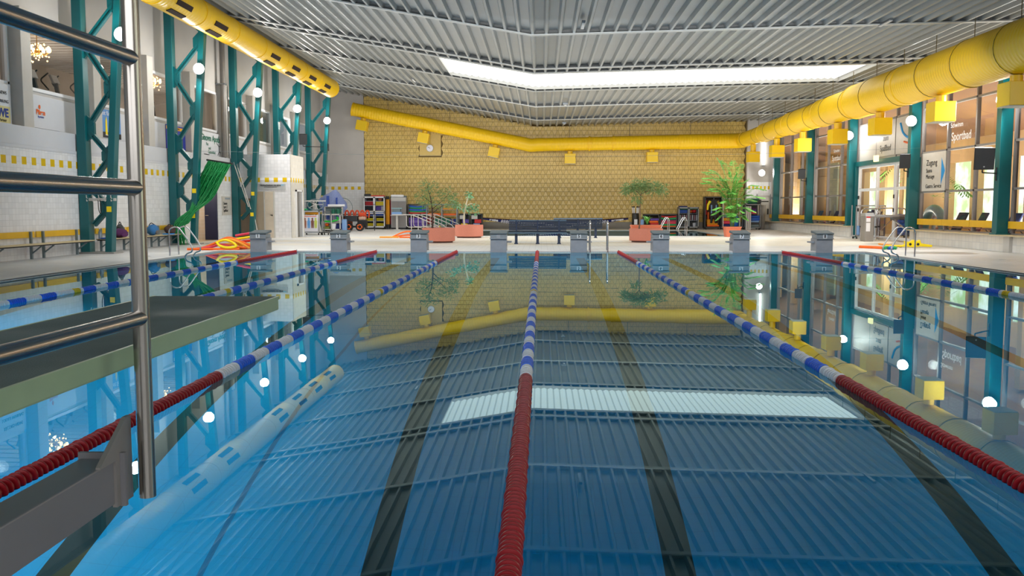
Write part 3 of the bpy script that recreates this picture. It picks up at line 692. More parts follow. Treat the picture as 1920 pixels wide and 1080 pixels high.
for (px, Y), L in zip(((1412,53.2),(1457,47.9),(1505,43.2),(1570,38.2),(1650,33.5),(1763,28.5),(1905,24.1)), names):
    r = rad_at(Y); outlet((DX, Y, DZc-r-.02), r, L, 'yellow outlet boxes under the right duct', 0., (.64,.66,.60), 3.98)
names = ['yellow tilted air outlet box on the white tiles beside the yellow wall','yellow tilted air outlet box over the wall clock','yellow tilted air outlet box between the clock and the duct bend','yellow straight air outlet box just right of the duct bend','yellow straight air outlet box above the small umbrella-shaped tree']
sl = math.atan2(p0.z-p1.z, p1.x-p0.x)
for px, L, tl in zip((682,797,929,1069,1223), names, (sl,sl,sl,0,0)):
    X = at(px, 250, Y=BYc).x; zc = (p0.z+(X-p0.x)*(p1.z-p0.z)/(p1.x-p0.x)) if X < p1.x else p1.z+(X-p1.x)*(p2.z-p1.z)/(p2.x-p1.x)
    s_ = .36 if tl else .5
    outlet((X-.0, BYc, zc-.425 if tl else zc-.44), .4, L, 'yellow outlet boxes along the yellow wall', tl)

# ---- loudspeakers
def speaker(loc, dims, rz, tilt, arm_to, label):
    t = thing('loudspeaker', label, 'loudspeaker', loc, rz, 'black loudspeakers on the posts'); w, d, h = dims
    M = Matrix.Rotation(tilt, 4, 'X')
    q = [(-w/2,-d/2),(w/2,-d/2),(w*.33,d/2),(-w*.33,d/2)]
    link('cabinet', MB().prism(q, -h/2, h/2, M), DARK, t, bev=.012)
    link('speaker_grille', MB().cbox(M @ Vector((0,-d/2-.006,0)), (w*.92,.02,h*.94), M.to_3x3()), CHAR, t)
    if h > .6: link('maker_badge', MB().cbox(M @ Vector((0,-d/2-.02,-h*.36)), (.04,.01,.04), M.to_3x3()), LGREY, t); link('top_face', MB().cbox(M @ Vector((0,-.02,h/2+.004)), (w*.8,d*.7,.008), M.to_3x3()), OFFW, t)
    a = WM[t.name].inverted() @ Vector(arm_to)
    link('arm', MB().tube(rounded([(0,0,-h/2-.02),(0,.02,-h/2-.1),(a.x,a.y,-h/2-.1)], .05), .02, 8).cbox((a.x,a.y,-h/2-.12),(.06,.06,.4)), DARK, t)
for (px, py, Y), dm, tgt, L in ((( 1843,297,27.6),(.56,.42,.64),(13.84,28.25,0),'large black loudspeaker on an arm beside the wide teal post'),
        ((1696,302,34.3),(.38,.3,.52),(13.84,34.95,0),'black loudspeaker hanging in front of the glass doors'),
        ((1503,326,47.5),(.36,.3,.5),(13.84,48.2,0),'small black loudspeaker before the far window bays'),
        ((568,261,51.4),(.44,.34,.6),(-12.2,52.1,0),'small black loudspeaker on the far left lattice column')):
    p = at(px, py, Y=Y); speaker(p, dm, -.25 if px > 1000 else .35, .12, tgt, L)

# ---- lane ropes: coloured runs of ribbed floats threaded on a line
LANES = [-10.1+2.5*i for i in range(9)]
ROPE = {'red': mat('red_float', (164,18,30), .32, var=.15, scale=9), 'blue': mat('blue_float', (28,112,240), .35, var=.12, scale=9), 'white': mat('white_float', (244,246,248), .4, var=.05), 'yellow': mat('yellow_float', (236,206,30), .4)}
def float_run(m, y0, y1, near):
    """overlapping bell-shaped floats, one connected skin of revolution along y"""
    pr = []; n = max(2, int(round((y1-y0)/.052))); st = (y1-y0)/n
    for i in range(n):
        y = y0+i*st; b = .052+(.004 if i % 5 == 0 else 0)
        pr += [(b*.6,y),(b*.97,y+.004),(b,y+.010),(b*.97,y+.018),(b*.74,y+.028),(b*.56,y+.034)]
    M = Matrix(((1,0,0,0),(0,0,1,0),(0,1,0,0),(0,0,0,1)))
    m.lathe(pr, 20 if near else 12, M)
def lane_rope(X, label, near):
    t = thing('lane_rope', label, 'lane rope', (X, PY0, .012), 0, 'lane ropes')
    L = PY1-PY0-.05; segs = []; y = .12; R0 = 7.2-PY0; R1 = 22.4-PY0
    segs.append(('red', y, R0)); y = R0; c = 0; mid = 14.75-PY0
    while y < R1-.01:
        n_ = min(R1, y+.42)
        if abs(y+.21-mid) < .22: segs += [('white',y,y+.12),('yellow',y+.12,y+.32),('white',y+.32,n_)]; c = 1
        else: segs.append((('white','blue')[c % 2], y, n_)); c += 1
        y = n_
    segs.append(('red', R1, L-.1))
    for col, a, b in segs:
        m = MB(); float_run(m, a+.004, b-.004, near); link('%s_floats' % col, m, ROPE[col], t, smooth=35)
    link('line', MB().tube([(0,0,0),(0,L,0)], .008, 6), GALV, t)
    link('end_hook', MB().tube([(0,L-.05,0),(0,L+.02,.02),(0,L+.04,.06)], .014, 6), GALV, t)
    return t
for i, L in ((1,'lane rope between starting blocks one and two, far left of the pool'),(2,'lane rope between starting blocks two and three, passing behind the diving board'),(3,'lane rope between starting blocks three and four, passing behind the steel ladder foot'),(4,'lane rope running straight up the middle between starting blocks four and five'),(5,'lane rope between starting blocks five and six, sloping down to the right'),(7,'lane rope between starting blocks seven and eight by the right deck')):
    lane_rope(LANES[i]-.02, L, i in (3,4,5))

# ---- springboard with its stand, beam, post and rails
BD = -.012
t = thing('diving_board', 'springboard with dark gritty top and pale green edge, on a stand with steel rails', 'diving board', (-1.4, 1.2, DZ))
GRIT = NT('grit_surface'); nz = GRIT.noise(260, 2); GRIT.l(GRIT.mix(GRIT.noise(3, 5), lin((86,102,100)), lin((122,138,134))), GRIT.b.inputs['Base Color'])
bp = GRIT.n('ShaderNodeBump'); bp.inputs['Strength'].default_value = .8; bp.inputs['Distance'].default_value = .004; GRIT.l(nz, bp.inputs['Height']); GRIT.l(bp.outputs[0], GRIT.b.inputs['Normal'])
rp = GRIT.n('ShaderNodeValToRGB'); rp.color_ramp.elements[0].position = .5; rp.color_ramp.elements[1].position = .75; rp.color_ramp.elements[0].color = (.85,.85,.85,1); rp.color_ramp.elements[1].color = (.5,.5,.5,1)
GRIT.l(GRIT.noise(2.2, 3), rp.inputs[0]); GRIT.l(rp.outputs[0], GRIT.b.inputs['Roughness'])
PALEG = mat('pale_green_paint', (170,196,160), .38, var=.08, scale=12)
bx0, bx1, by0, by1, bz = -1.665, -1.125, -.6, 3.835, 1.0
brd = link('board', MB().box(bx0,bx1,by0,by1,bz-.058,bz-.004), PALEG, t, world=True, bev=.006)
link('grip_surface', MB().box(bx0+.006,bx1-.006,by0,by1-.006,bz-.004,bz+.001), GRIT.m, brd, world=True)
link('edge_lip', MB().box(bx1-.006,bx1+.004,by0,by1,bz-.012,bz+.002).box(bx0-.004,bx0+.006,by0,by1,bz-.012,bz+.002), PALEG, brd, world=True)
BEAM = mat('dark_grey_steel', (138,136,140), .45, .1, var=.08, scale=5)
px_, py_ = -1.035, 2.3
link('post', MB().lathe([(.0215,.622),(.0215,2.2)], 28, Matrix.Translation((px_,py_,0))), STEEL, t, smooth=50, world=True)
for z0, sl_ in ((1.755,.0),(1.43,0),(1.095,0)):
    pA = Vector((px_,py_,z0)); pB = Vector((px_-.055, -.9, z0)); link('rail', MB().tube([pA,pB], .0205, 28), STEEL, t, smooth=50, world=True)
link('post', MB().lathe([(.0215,.622),(.0215,2.2)], 24, Matrix.Translation((px_-.05,.2,0))), STEEL, t, smooth=50, world=True)
link('beam', MB().box(px_-.135,px_-.04,-1.2,2.22,.632,.745), BEAM, t, world=True, bev=.004)
Mz = Matrix(((0,0,1,0),(1,0,0,0),(0,1,0,0),(0,0,0,1)))  # (a,b,c)->(y,z,x)
link('gusset_plate', MB().prism([(2.29,.625),(2.29,.842),(2.265,.842),(2.12,.75),(2.12,.745),(2.2,.745),(2.2,.625)], px_-.045, px_-.033, Mz), mat('gusset_steel', (160,154,150), .4, .3), t, world=True)
link('end_plate', MB().box(px_-.14,px_-.02,2.22,2.232,.622,.76), BEAM, t, world=True)
link('stand', MB().box(-1.75,-1.0,-.7,-.3,DZ,.94).box(-1.7,-1.05,-1.25,-.6,DZ,.632), BEAM, t, world=True, bev=.01)
link('fulcrum', MB().tube([(-1.72,.6,.9),(-1.08,.6,.9)], .04, 16).box(-1.72,-1.66,.5,.7,DZ,.9).box(-1.14,-1.08,.5,.7,DZ,.9), GALV, t, world=True)

# ---- starting blocks
def start_block(X, n, label):
    t = thing('starting_block', label, 'starting block', (X, PY1-.06, DZ), 0, 'starting blocks along the far pool edge')
    link('pedestal', MB().box(-.25,.25,.01,.62,-.06,.40), BLOCKG, t, bev=.015)
    link('front_panel', MB().box(-.255,.255,0,.5,.40,.52), BLOCKD, t, bev=.01)
    link('platform', MB().add([(-.268,-.02,.525),(.268,-.02,.525),(.268,.58,.56),(-.268,.58,.56),(-.268,-.02,.575),(.268,-.02,.575),(.268,.58,.64),(-.268,.58,.64)],[(0,3,2,1),(4,5,6,7),(0,1,5,4),(1,2,6,5),(2,3,7,6),(3,0,4,7)]), mat('block_top', (88,98,102), .75, var=.2, scale=20), t, bev=.012)
    link('grip_bar', MB().tube([(-.27,-.02,.395),(.27,-.02,.395)], .012, 8), GALV, t)
    sd = 1 if X < 3 else -1
    link('step', MB().box(sd*.24 if sd>0 else -.4, .4 if sd>0 else -.24, .18,.5,.26,.31), BLOCKG, t, bev=.01)
    if n:
        pl = link('number_plate', MB().box(-.06,.06,-.006,.002,.405,.525), mat('number_plate_grey',(206,210,214),.4), t); text(n, .13, INK, (0,-.009,.465), '-Y', pl, world=False, bold=.004)
    else: link('worn_number_plate', MB().box(-.055,.055,-.004,.002,.41,.52), mat('worn_plate', (140,144,150), .6), t)
for i in range(8):
    X = at((487,637,786,935,1085,1238,1388,1543)[i], 475, Y=PY1+.1).x
    start_block(X, '' if i == 3 else str(i+1), 'grey starting block with its number worn away' if i == 3 else 'grey starting block with number %s on its front' % ('one','two','three','four','five','six','seven','eight')[i])

# ---- pool ladders
def side_ladder(X, Y, s, label):
    t = thing('pool_ladder', label, 'pool ladder', (X, Y, DZ), 0, 'curved steel pool ladders')
    for dy in (0, .62):
        path = rounded([(-.22*s,dy,0),(-.22*s,dy,.62)], .1) 
        pts = [Vector((-.22*s,dy,0)), Vector((-.22*s,dy,.66))] + [Vector((-.22*s+s*.17*(1-math.cos(a)), dy, .66+.16*math.sin(a))) for a in [PI*i/8 for i in range(1,7)]] 
        pts += [Vector((.30*s,dy,.46)), Vector((.42*s,dy,.24)), Vector((.40*s,dy,.12)), Vector((.26*s,dy,.08)), Vector((.2*s,dy,.0)), Vector((.2*s,dy,-.15)), Vector((.2*s,dy,-1.4))]
        link('rail', MB().tube(rounded(pts, .06), .02, 12), CHROME, t, smooth=60)
    for z in (-.4,-.7,-1.0): link('tread', MB().box(.16*s if s>0 else .24*s, .24*s if s>0 else .16*s,.0,.62,z,z+.03), CHROME, t)
side_ladder(PX0-.02, 24.8, 1, 'curved steel pool ladder at the left edge by the orange foam noodles')
side_ladder(PX1+.02, 24.95, -1, 'curved steel pool ladder at the right edge by the yellow foam toy')
t = thing('pool_ladder', 'straight twin-post steel pool ladder beside starting block five', 'pool ladder', (at(1123,473,Y=27.95).x, PY1-.1, DZ))
for dx in (-.27,.27):
    link('rail', MB().tube(rounded([(dx,.0,-1.3),(dx,0,.93),(dx,.32,.93),(dx,.42,.7),(dx,.42,0)], .16, 8), .022, 12), CHROME, t, smooth=60)
for z in (-.3,-.6,-.9): link('tread', MB().box(-.27,.27,-.06,.06,z,z+.03), CHROME, t)
def grab_rail(px, Y, label):
    p = at(px, 440, Y=Y); t = thing('pool_ladder', label, 'pool ladder', (p.x, Y, DZ), 0, 'steel ladders of the teaching pool')
    for dy in (0,.55): link('rail', MB().tube(rounded([(.12,dy,0),(.12,dy,.75),(.02,dy,.9),(-.1,dy,.7),(-.32,dy,.25),(-.1,dy,.06),(-.1,dy,-.8)], .1), .022, 10), CHROME, t, smooth=60)
grab_rail(1283, 43.6, 'curved steel ladder of the teaching pool before the mat cabinet')
grab_rail(1250, 44.2, 'steel ladder of the teaching pool right behind starting block six')
# ================================================================== FURNISHINGS
def on(px, Y): return at(px, 450, Y=Y).x
# ---- benches along the left wall
def bench(Y0, Y1, label):
    t = thing('wall_bench', label, 'bench', (-13.2, (Y0+Y1)/2, DZ), 0, 'slatted benches along the left wall'); L = Y1-Y0-.04; h = L/2
    link('back_board', MB().box(-.22,-.18,-h,h,.56,.72), YBOARD, t, bev=.008)
    link('seat', MB().box(-.16,.06,-h-.05,h+.05,.385,.41).box(.08,.24,-h-.05,h+.05,.385,.41), WOOD, t, bev=.005)
    link('seat_frame', MB().box(-.14,.2,-h,h,.35,.384), CHAR, t)
    for y in (-h+.25, h-.25):
        m = MB(); m.box(-.18,-.12,y-.03,y+.03,0,.72); m.bar((-.14,y,.14),(.14,y,.35),.04,.03); link('leg', m, GREYPOST, t)
for (a, b), L in zip(((21.35,23.6),(23.65,25.95),(26.85,28.9),(28.95,30.95),(31.0,32.6)),
    ('yellow backed wall bench at the near end of the left wall','yellow backed wall bench just before the first lattice column','yellow backed wall bench with the blue float and bottle on it','yellow backed wall bench carrying the plum bag','yellow backed wall bench carrying the blue backpack, by the green net')):
    bench(a, b, L)
# coat rack on the first column
t = thing('coat_rack', 'pale coat rack with hooks fixed to the first lattice column', 'coat rack', (-12.85, 26.2, 1.62))
link('board', MB().box(-.45,.45,-.02,.02,-.05,.03), OFFW, t, bev=.008)
for x in (-.38,-.2,-.02,.16,.34): link('hook', MB().tube([(x,-.02,.02),(x,-.1,.04),(x,-.11,.12)], .013, 6).tube([(x,-.02,-.03),(x,-.09,-.06),(x,-.1,-.01)], .013, 6), OFFW, t)
link('strap', MB().tube(spline([(-.05,-.08,-.02),(-.04,-.08,-.3),(.0,-.06,-.42),(.03,-.08,-.2),(0,-.08,-.02)]), .012, 6), DARK, t)
# bags and small things on the benches
def lump(name, label, cat, loc, d, m, extra=None, grp=None):
    t = thing(name, label, cat, loc, R.uniform(-.3,.3), grp); rr = random.Random(hash(name) % 99 if False else len(name)*7)
    mb = MB().ball((0,0,d[2]/2), (d[0]/2,d[1]/2,d[2]/2), 18, 12)
    mb.v = [(x*(1+.12*math.sin(7*z+3*y)), y*(1+.14*math.sin(9*x+5*z)), max(0,z)*(1+.1*math.sin(8*x-6*y))) for x,y,z in mb.v]
    link('bag_body', mb, m, t, smooth=60)
    link('bag_strap', MB().tube(spline([(-d[0]*.3,0,d[2]*.9),(-d[0]*.1,.02,d[2]*1.15),(d[0]*.2,0,d[2]*1.0)]), .015, 6), DARK, t, smooth=60)
    link('bag_pocket', MB().ball((d[0]*.4,0,d[2]*.35), (d[0]*.16,d[1]*.36,d[2]*.28), 12, 8), extra or m, t, smooth=60)
sz = DZ+.412; YBP, YHB = 30.2, 31.75
lump('duffel_bag', 'plum coloured bag slumped on the bench behind the steel ladder post', 'bag', (-13.15,27.9,sz), (.42,.55,.28), PLUM)
lump('duffel_bag', 'black bag propped against the back board behind the plum bag', 'bag', (-13.28,28.25,sz), (.18,.42,.42), CHAR)
lump('backpack', 'blue and grey backpack on the bench by the green net', 'bag', (-13.1,YBP,sz), (.36,.55,.36), colour('denim_blue',(44,110,170),.7), mat('grey_canvas',(110,104,100),.8))
lump('handbag', 'dark brown bag at the end of the bench by the green net', 'bag', (-13.15,YHB,sz), (.3,.5,.3), BROWN)
def kick(loc, rz, m, label, grp=None):
    t = link('swim_float', MB().prism([(-.14,-.22),(.14,-.22),(.14,.12),(.08,.22),(-.08,.22),(-.14,.12)],0,.035), m, bev=.008); t.location = loc; t.rotation_euler = (0,0,rz); tag(t, label, 'swim float', grp)
kick((-13.06,26.95,sz), .1, BLUE, 'blue swim float lying on the bench behind the first lattice column')
kick((-12.98,31.3,sz), -.1, mat('bright_blue_foam',(20,140,230)), 'bright blue swim float lying in front of the dark brown bag')
t = thing('water_bottle', 'clear water bottle standing on the bench behind the first lattice column', 'bottle', (-13.2,26.75,sz))
link('bottle_body', MB().lathe([(.04,0),(.042,.02),(.042,.2),(.018,.26),(.018,.29)],16), mat('clear_bottle',(190,206,224),.1,trans=.6), t, smooth=40); link('cap', MB().lathe([(.02,.29),(.02,.32)],12), WPR, t)

# ---- green net gathered to the second column
t = thing('gathered_net', 'green net curtain gathered in the middle and tied to a lattice column', 'net', (-12.4,32.6,DZ))
A0, A1 = Vector((-12.38,33.6,3.12)), Vector((-11.42,33.3,2.96))
def strand(u, k_):
    top = A0.lerp(A1, u); mid1 = Vector((-12.72+.66*u**1.1,33.0,2.0-.3*u)); neck = Vector((-12.66+.16*u,32.5,1.36-.16*u)); low = Vector((-13.0+.30*u,32.42,1.06-.22*u)); bun = Vector((-13.22+.36*u,32.36,.78-.12*u)); end = Vector((-13.12+.36*u,32.36,.14+.14*math.sin(u*17)))
    j = Vector((0,.04*math.sin(u*40),0)); return [top, top.lerp(mid1,.5)+j, mid1+j*1.5, neck+j*.5, low, bun, end+j]
m = MB(); N = 48; cols = []
for i in range(N): cols.append(spline(strand(i/(N-1), 0), 6))
nrow = len(cols[0])
for i in range(N):
    for j, p in enumerate(cols[i]): m.v.append(tuple(p+Vector((0,(.02 if i % 2 else -.02),0))))
for i in range(N-1):
    for j in range(nrow-1): m.f.append((i*nrow+j, i*nrow+j+1, (i+1)*nrow+j+1, (i+1)*nrow+j))
link('net_cloth', m, NETG, t, world=True)
m = MB()
for i in range(0, N, 2):
    c_ = spline(strand((i+.5)/N,0),5); m.tube([p+Vector((R.uniform(-.03,.03),-.05,0)) for p in c_], .007, 4)
for j_ in range(3, 24, 2):
    m.tube([spline(strand(v_/12,0),6)[j_]+Vector((0,-.05,R.uniform(-.03,.03))) for v_ in range(13)], .007, 4)
link('loose_cord', m, mat('light_green_cord',(40,160,90),.5), t, world=True)
link('top_bar', MB().tube([A0+Vector((-.05,0,.02)),A1+Vector((.05,0,.02))], .035, 10), DARK, t, world=True)
t = link('tension_wire', MB().tube(spline([(-13.2,33.0,3.45),(-6,33.3,3.30),(1,33.6,3.25),(8,33.9,3.35),(13.9,34.0,3.55)],8), .004, 5), GREYPOST); tag(t, 'thin pale wire stretched across the whole hall', 'wire')

# ---- foam noodles
def noodle(pts, m, label, grp, r=.034):
    pp = spline(pts, 8); t = link('foam_noodle', MB().tube(pp, r, 10), m, smooth=60); tag(t, label, 'foam noodle', grp); return t
OR2 = colour('light_orange_foam',(255,160,40))
gz = DZ+.036
B = Vector((-10.65,28.35,0))
def nd(pts, m, label): noodle([B+Vector((p[0],p[1],gz+(p[2]-gz)*1.35)) for p in pts], m, label, 'foam noodles heaped in the left corner', .04)
nd([(-.55,.0,gz),(-.1,.05,gz),(.5,.02,gz),(1.1,.08,gz)], ORANGE, 'orange foam noodle lying straight at the front of the left heap')
nd([(-.2,.25,gz),(.2,.3,gz+.12),(.65,.35,gz+.26),(1.1,.3,gz+.16),(1.45,.25,gz+.05)], ORANGE, 'orange foam noodle arching highest over the left heap')
nd([(.35,.12,gz+.16),(.5,.0,gz+.08),(.75,.0,gz+.04),(1.0,.06,gz+.07),(.85,.12,gz+.16),(.6,.14,gz+.21),(.4,.13,gz+.17)], YFOAM, 'yellow foam noodle curled into a loop in the left heap')
nd([(-.3,.35,gz),(.1,.4,gz+.07),(.6,.45,gz+.1),(1.1,.4,gz+.1)], OR2, 'light orange foam noodle at the back of the left heap')
nd([(.5,.2,gz+.2),(.8,.18,gz+.22),(1.1,.16,gz+.14),(1.42,.12,gz+.02)], OR2, 'light orange foam noodle sloping down right on top of the left heap')
nd([(-.35,.16,gz),(.1,.18,gz+.04),(.5,.2,gz+.1),(.9,.22,gz+.02)], PINK, 'pink foam noodle poking out left under the left heap')
nd([(.3,.6,gz),(.7,.62,gz+.03),(1.15,.6,gz+.01)], ORANGE, 'short orange foam noodle hidden behind the loop in the left heap')
nd([(.8,.62,gz+.30),(1.1,.6,gz+.34),(1.46,.55,gz+.38)], PINK, 'pink foam noodle topmost of the short bundle beside block one')
nd([(.8,.6,gz+.22),(1.1,.58,gz+.25),(1.4,.55,gz+.28)], YFOAM, 'yellow foam noodle second from the top of the short bundle')
nd([(.8,.64,gz+.14),(1.1,.6,gz+.17),(1.42,.55,gz+.20)], RED, 'red foam noodle in the middle of the short bundle')
nd([(.9,.62,gz+.07),(1.15,.6,gz+.09),(1.4,.55,gz+.12)], YFOAM, 'yellow foam noodle low in the short bundle')
nd([(.9,.66,gz),(1.15,.6,gz+.01),(1.38,.55,gz+.03)], RED, 'red foam noodle at the bottom of the short bundle')
B = at(750,446,Z=DZ)
def nd2(pts, m, label): noodle([B+Vector(p) for p in pts], m, label, 'foam noodles behind starting block three')
nd2([(-.35,0,gz-DZ),(0,.1,.2),(.3,.15,.28),(.7,.1,.26)], ORANGE, 'orange foam noodle arching up behind starting block three')
nd2([(-.3,.1,gz-DZ),(.1,.15,.1),(.45,.2,.12),(.8,.2,.04)], ORANGE, 'orange foam noodle lying across the deck behind starting block three')
nd2([(-.9,-.1,gz-DZ),(-.5,-.05,gz-DZ),(-.05,-.05,gz-DZ)], OR2, 'straight light orange foam noodle lying left of starting block three')
nd2([(.0,-.2,gz-DZ),(.4,-.2,gz-DZ),(.9,-.15,gz-DZ)], ORANGE, 'straight orange foam noodle right at the foot of starting block three')
q0 = at(1612,463,Z=gz); q1 = at(1656,465,Z=gz)
noodle([q0,q0.lerp(q1,.5)+Vector((0,.04,0)),q0.lerp(q1,.85)+Vector((0,.02,0)),q1+Vector((0,-.1,0))], ORANGE, 'orange foam noodle with a bent end on the right deck', 'foam noodles on the right deck', .055)
for a, b, mm, L in (((1658,466),(1668,465.5),GREEN,'green'),((1667,466),(1675,466),BLUE,'blue'),((1674,466),(1681,466),GREEN,'second green')):
    A, Bq = at(*a,Z=gz), at(*b,Z=gz); noodle([A,A.lerp(Bq,.5)+Vector((0,.05,0.03)),Bq], mm, '%s short foam piece next to the bent orange noodle' % L, 'foam noodles on the right deck', .05)
noodle([at(1648,457.5,Z=gz),at(1668,459.5,Z=gz),at(1690,462,Z=gz)], OR2, 'thin straight amber foam noodle behind the bent orange one', 'foam noodles on the right deck', .03)
t = thing('float_toy', 'yellow foam toy with two round holes on the right deck', 'pool toy', at(1712,464,Z=DZ)); 
link('toy_body', MB().prism([(-.5,-.04),(-.28,.05),(-.3,.16),(-.14,.12),(-.02,.2),(.1,.14),(.2,.2),(.24,.08),(.62,.02),(.6,-.05),(.2,-.03),(0,-.06),(-.2,-.04)], -.08, .08, Matrix(((1,0,0,0),(0,0,1,0),(0,1,0,.065),(0,0,0,1)))), YFOAM, t, bev=.015)
for x in (-.13,.13): link('hole_ring', MB().lathe([(.045,0),(.045,.004)],14,Matrix.Translation((x,-.082,.11)) @ Matrix.Rotation(PI/2,4,'X')), DARK, t)
link('toy_stick', MB().tube([(-.95,.0,.05),(-.4,0,.06)], .03, 8), YFOAM, t)

# ---- benches on the far deck
def park_bench(loc, rz, label, w=2.15):
    t = thing('park_bench', label, 'bench', loc, rz, 'dark blue slatted benches on the far deck')
    NV = mat('navy_bench_paint', (16,36,60), .6, var=.1); h = w/2
    for i in range(5): link('seat_slat', MB().box(-h,h,-.30+i*.09,-.225+i*.09,.40,.43), NV, t, bev=.008)
    for i in range(6): link('back_slat', MB().cbox((0,.19+i*.022,.47+i*.066),(w,.025,.055),Matrix.Rotation(-.25,3,'X')), NV, t, bev=.006)
    link('top_rail', MB().tube([(-h,.335,.86),(h,.335,.86)], .022, 8), mat('bench_rail_blue',(70,100,126),.45), t, smooth=50)
    link('front_rail', MB().tube([(-h,-.31,.41),(h,-.31,.41)], .022, 8), mat('bench_rail_blue',(70,100,126),.45), t, smooth=50)
    for x in (-h+.28, 0, h-.28):
        m = MB(); m.box(x-.05,x+.05,-.1,.05,0,.39).box(x-.07,x+.07,-.16,.1,0,.03); m.bar((x,.12,.36),(x,.33,.86),.05,.05,(0,1,0)).box(x-.03,x+.03,-.28,.2,.36,.40); link('leg', m, NAVY, t)
park_bench((on(1008,33.7), 33.75, DZ), 0, 'dark blue slatted bench facing the big pool in the middle of the deck')
park_bench((on(1083,40.4), 40.4, DZ), PI, 'dark blue slatted bench turned away from the camera toward the teaching pool')

# ---- planters and plants
def planter(loc, r, h, m, label, rim=.0):
    t = thing('planter', label, 'planter', loc, 0); 
    link('pot', MB().lathe([(r*.95,.06),(r,.08),(r,h),(r-.05,h),(r-.07,h-.08),(.02,h-.08)],40), m, t, smooth=40)
    link('soil', MB().lathe([(r-.075,h-.1),(r-.075,h-.07),(.02,h-.05)],30), SOIL, t)
    link('foot_ring', MB().lathe([(r*.86,0),(r*.86,.11)],30), mat('planter_foot',(96,70,64),.8), t)
    return t
P1 = Vector((on(821,34.6),34.9,DZ)); P2_ = Vector((on(879,40.4),40.6,DZ)); P3 = Vector((on(1211,35.6),35.6,DZ))
planter(P1, .63, .57, TERRA, 'round terracotta planter holding the leafy grey-green tree, behind block three')
planter(P2_, .63, .58, TERRA, 'round terracotta planter holding the thin pale tree')
planter(P3, .65, .53, TERRA, 'round terracotta planter left of starting block six')
t = thing('planter', 'oblong orange planter box behind the round planter by block six', 'planter', (on(1211,37.2),37.3,DZ))
link('pot', MB().box(-.6,.6,-.25,.25,.03,.62).box(-.62,.62,-.27,.27,.56,.64), TERRA2, t, bev=.02); link('soil', MB().box(-.57,.57,-.22,.22,.6,.645), SOIL, t); link('foot', MB().box(-.5,.5,-.2,.2,0,.04), CHAR, t)
P4 = Vector((on(1373,42.2),42.3,DZ))
t = thing('planter', 'small square terracotta pot with the bright green palm, behind block seven', 'planter', P4)
link('pot', MB().add([(-.3,-.3,0),(.3,-.3,0),(.3,.3,0),(-.3,.3,0),(-.35,-.35,.44),(.35,-.35,.44),(.35,.35,.44),(-.35,.35,.44)],[(0,3,2,1),(4,5,6,7),(0,1,5,4),(1,2,6,5),(2,3,7,6),(3,0,4,7)]), TERRA2, t, bev=.015); link('rim', MB().box(-.37,.37,-.37,.37,.42,.47), TERRA2, t, bev=.01); link('soil', MB().box(-.34,.34,-.34,.34,.46,.475), SOIL, t)

def leaf(m, p, d, L, w, nrm=None):
    d = d.normalized(); a = d.cross(nrm or Vector((R.gauss(0,1),R.gauss(0,1),R.gauss(0,1)))); a = a.normalized() if a.length > 1e-5 else d.orthogonal().normalized()
    m.add([p, p+d*L*.45+a*w/2, p+d*L, p+d*L*.45-a*w/2], [(0,1,2,3)])
def blob(m, c, r, n, L, w, droop=.3):
    for _ in range(n):
        v = Vector((R.gauss(0,1),R.gauss(0,1),R.gauss(0,1))).normalized()*(R.random()**.5)
        p = Vector(c)+Vector((v.x*r[0],v.y*r[1],v.z*r[2])); d = Vector((v.x+R.gauss(0,.5),v.y+R.gauss(0,.5),v.z*.4-droop+R.gauss(0,.4)))
        leaf(m, p, d, L*R.uniform(.7,1.3), w*R.uniform(.7,1.3))
def tree(base, label, trunk, branches, blobs, lm, bm, L, w, r0):
    t = thing('potted_tree', label, 'tree', base)
    link('trunk', MB().tube(spline(trunk,5), [r0*(1-.5*i/(5*(len(trunk)-1))) for i in range(5*(len(trunk)-1)+1)], 8), bm, t, smooth=60)
    m = MB()
    for b in branches: s_ = spline(b,4); m.tube(s_, [r0*.5*(1-.7*i/(len(s_)-1)) for i in range(len(s_))], 6)
    link('branch', m, bm, t, smooth=60)
    m = MB()
    for c, r, n in blobs: blob(m, c, r, n, L, w)
    link('foliage', m, lm, t)
    return t
def rel(px, py, Y, base): return at(px, py, Y=Y)-base
b = P1+Vector((on(811,34.9)-P1.x,0,.52)); Y = b.y
q = lambda px, py, dy=0.: rel(px, py, Y+dy, b)
tree(b, 'leafy grey-green tree with a dark trunk in the planter behind block three', [(0,0,0),q(811,405),q(809,380),q(805,362)],
     [[q(810,392),q(828,378),q(842,362)],[q(809,380),q(795,370),q(789,365)],[q(806,368),q(802,352),q(804,345)],[q(811,400),q(826,388),q(850,380)]],
     [(q(803,350),(.34,.34,.30),150),(q(791,368),(.30,.3,.30),110),(q(811,368),(.28,.3,.36),90),(q(838,362),(.32,.3,.26),120),(q(845,374),(.26,.25,.24),90),(q(822,385),(.34,.3,.18),70),(q(850,383),(.2,.2,.2),60),(q(800,380),(.3,.3,.2),70)], LEAF, mat('dark_bark',(74,58,50),.9), .17, .03, .035)
b = P2_+Vector((on(871,40.6)-P2_.x,0,.52)); Y = b.y
tree(b, 'thin pale-trunked tree with a few leaf tufts in the second round planter', [(0,0,0),q(870,412),q(871,398),q(874,384),q(877,372)],
     [[q(871,398),q(864,391),q(857,386)],[q(874,386),q(884,382),q(891,386)],[q(875,380),q(878,370),q(880,365)]],
     [(q(859,387),(.18,.2,.18),60),(q(879,366),(.17,.16,.17),60),(q(880,394),(.24,.2,.18),50),(q(889,388),(.22,.2,.14),50),(q(893,397),(.12,.12,.14),24),(q(849,382),(.24,.2,.18),55),(q(872,388),(.14,.14,.14),26)], LEAF2, PALEBARK, .12, .06, .045)
b = P3+Vector((on(1198,35.6)-P3.x,0,.48)); Y = b.y
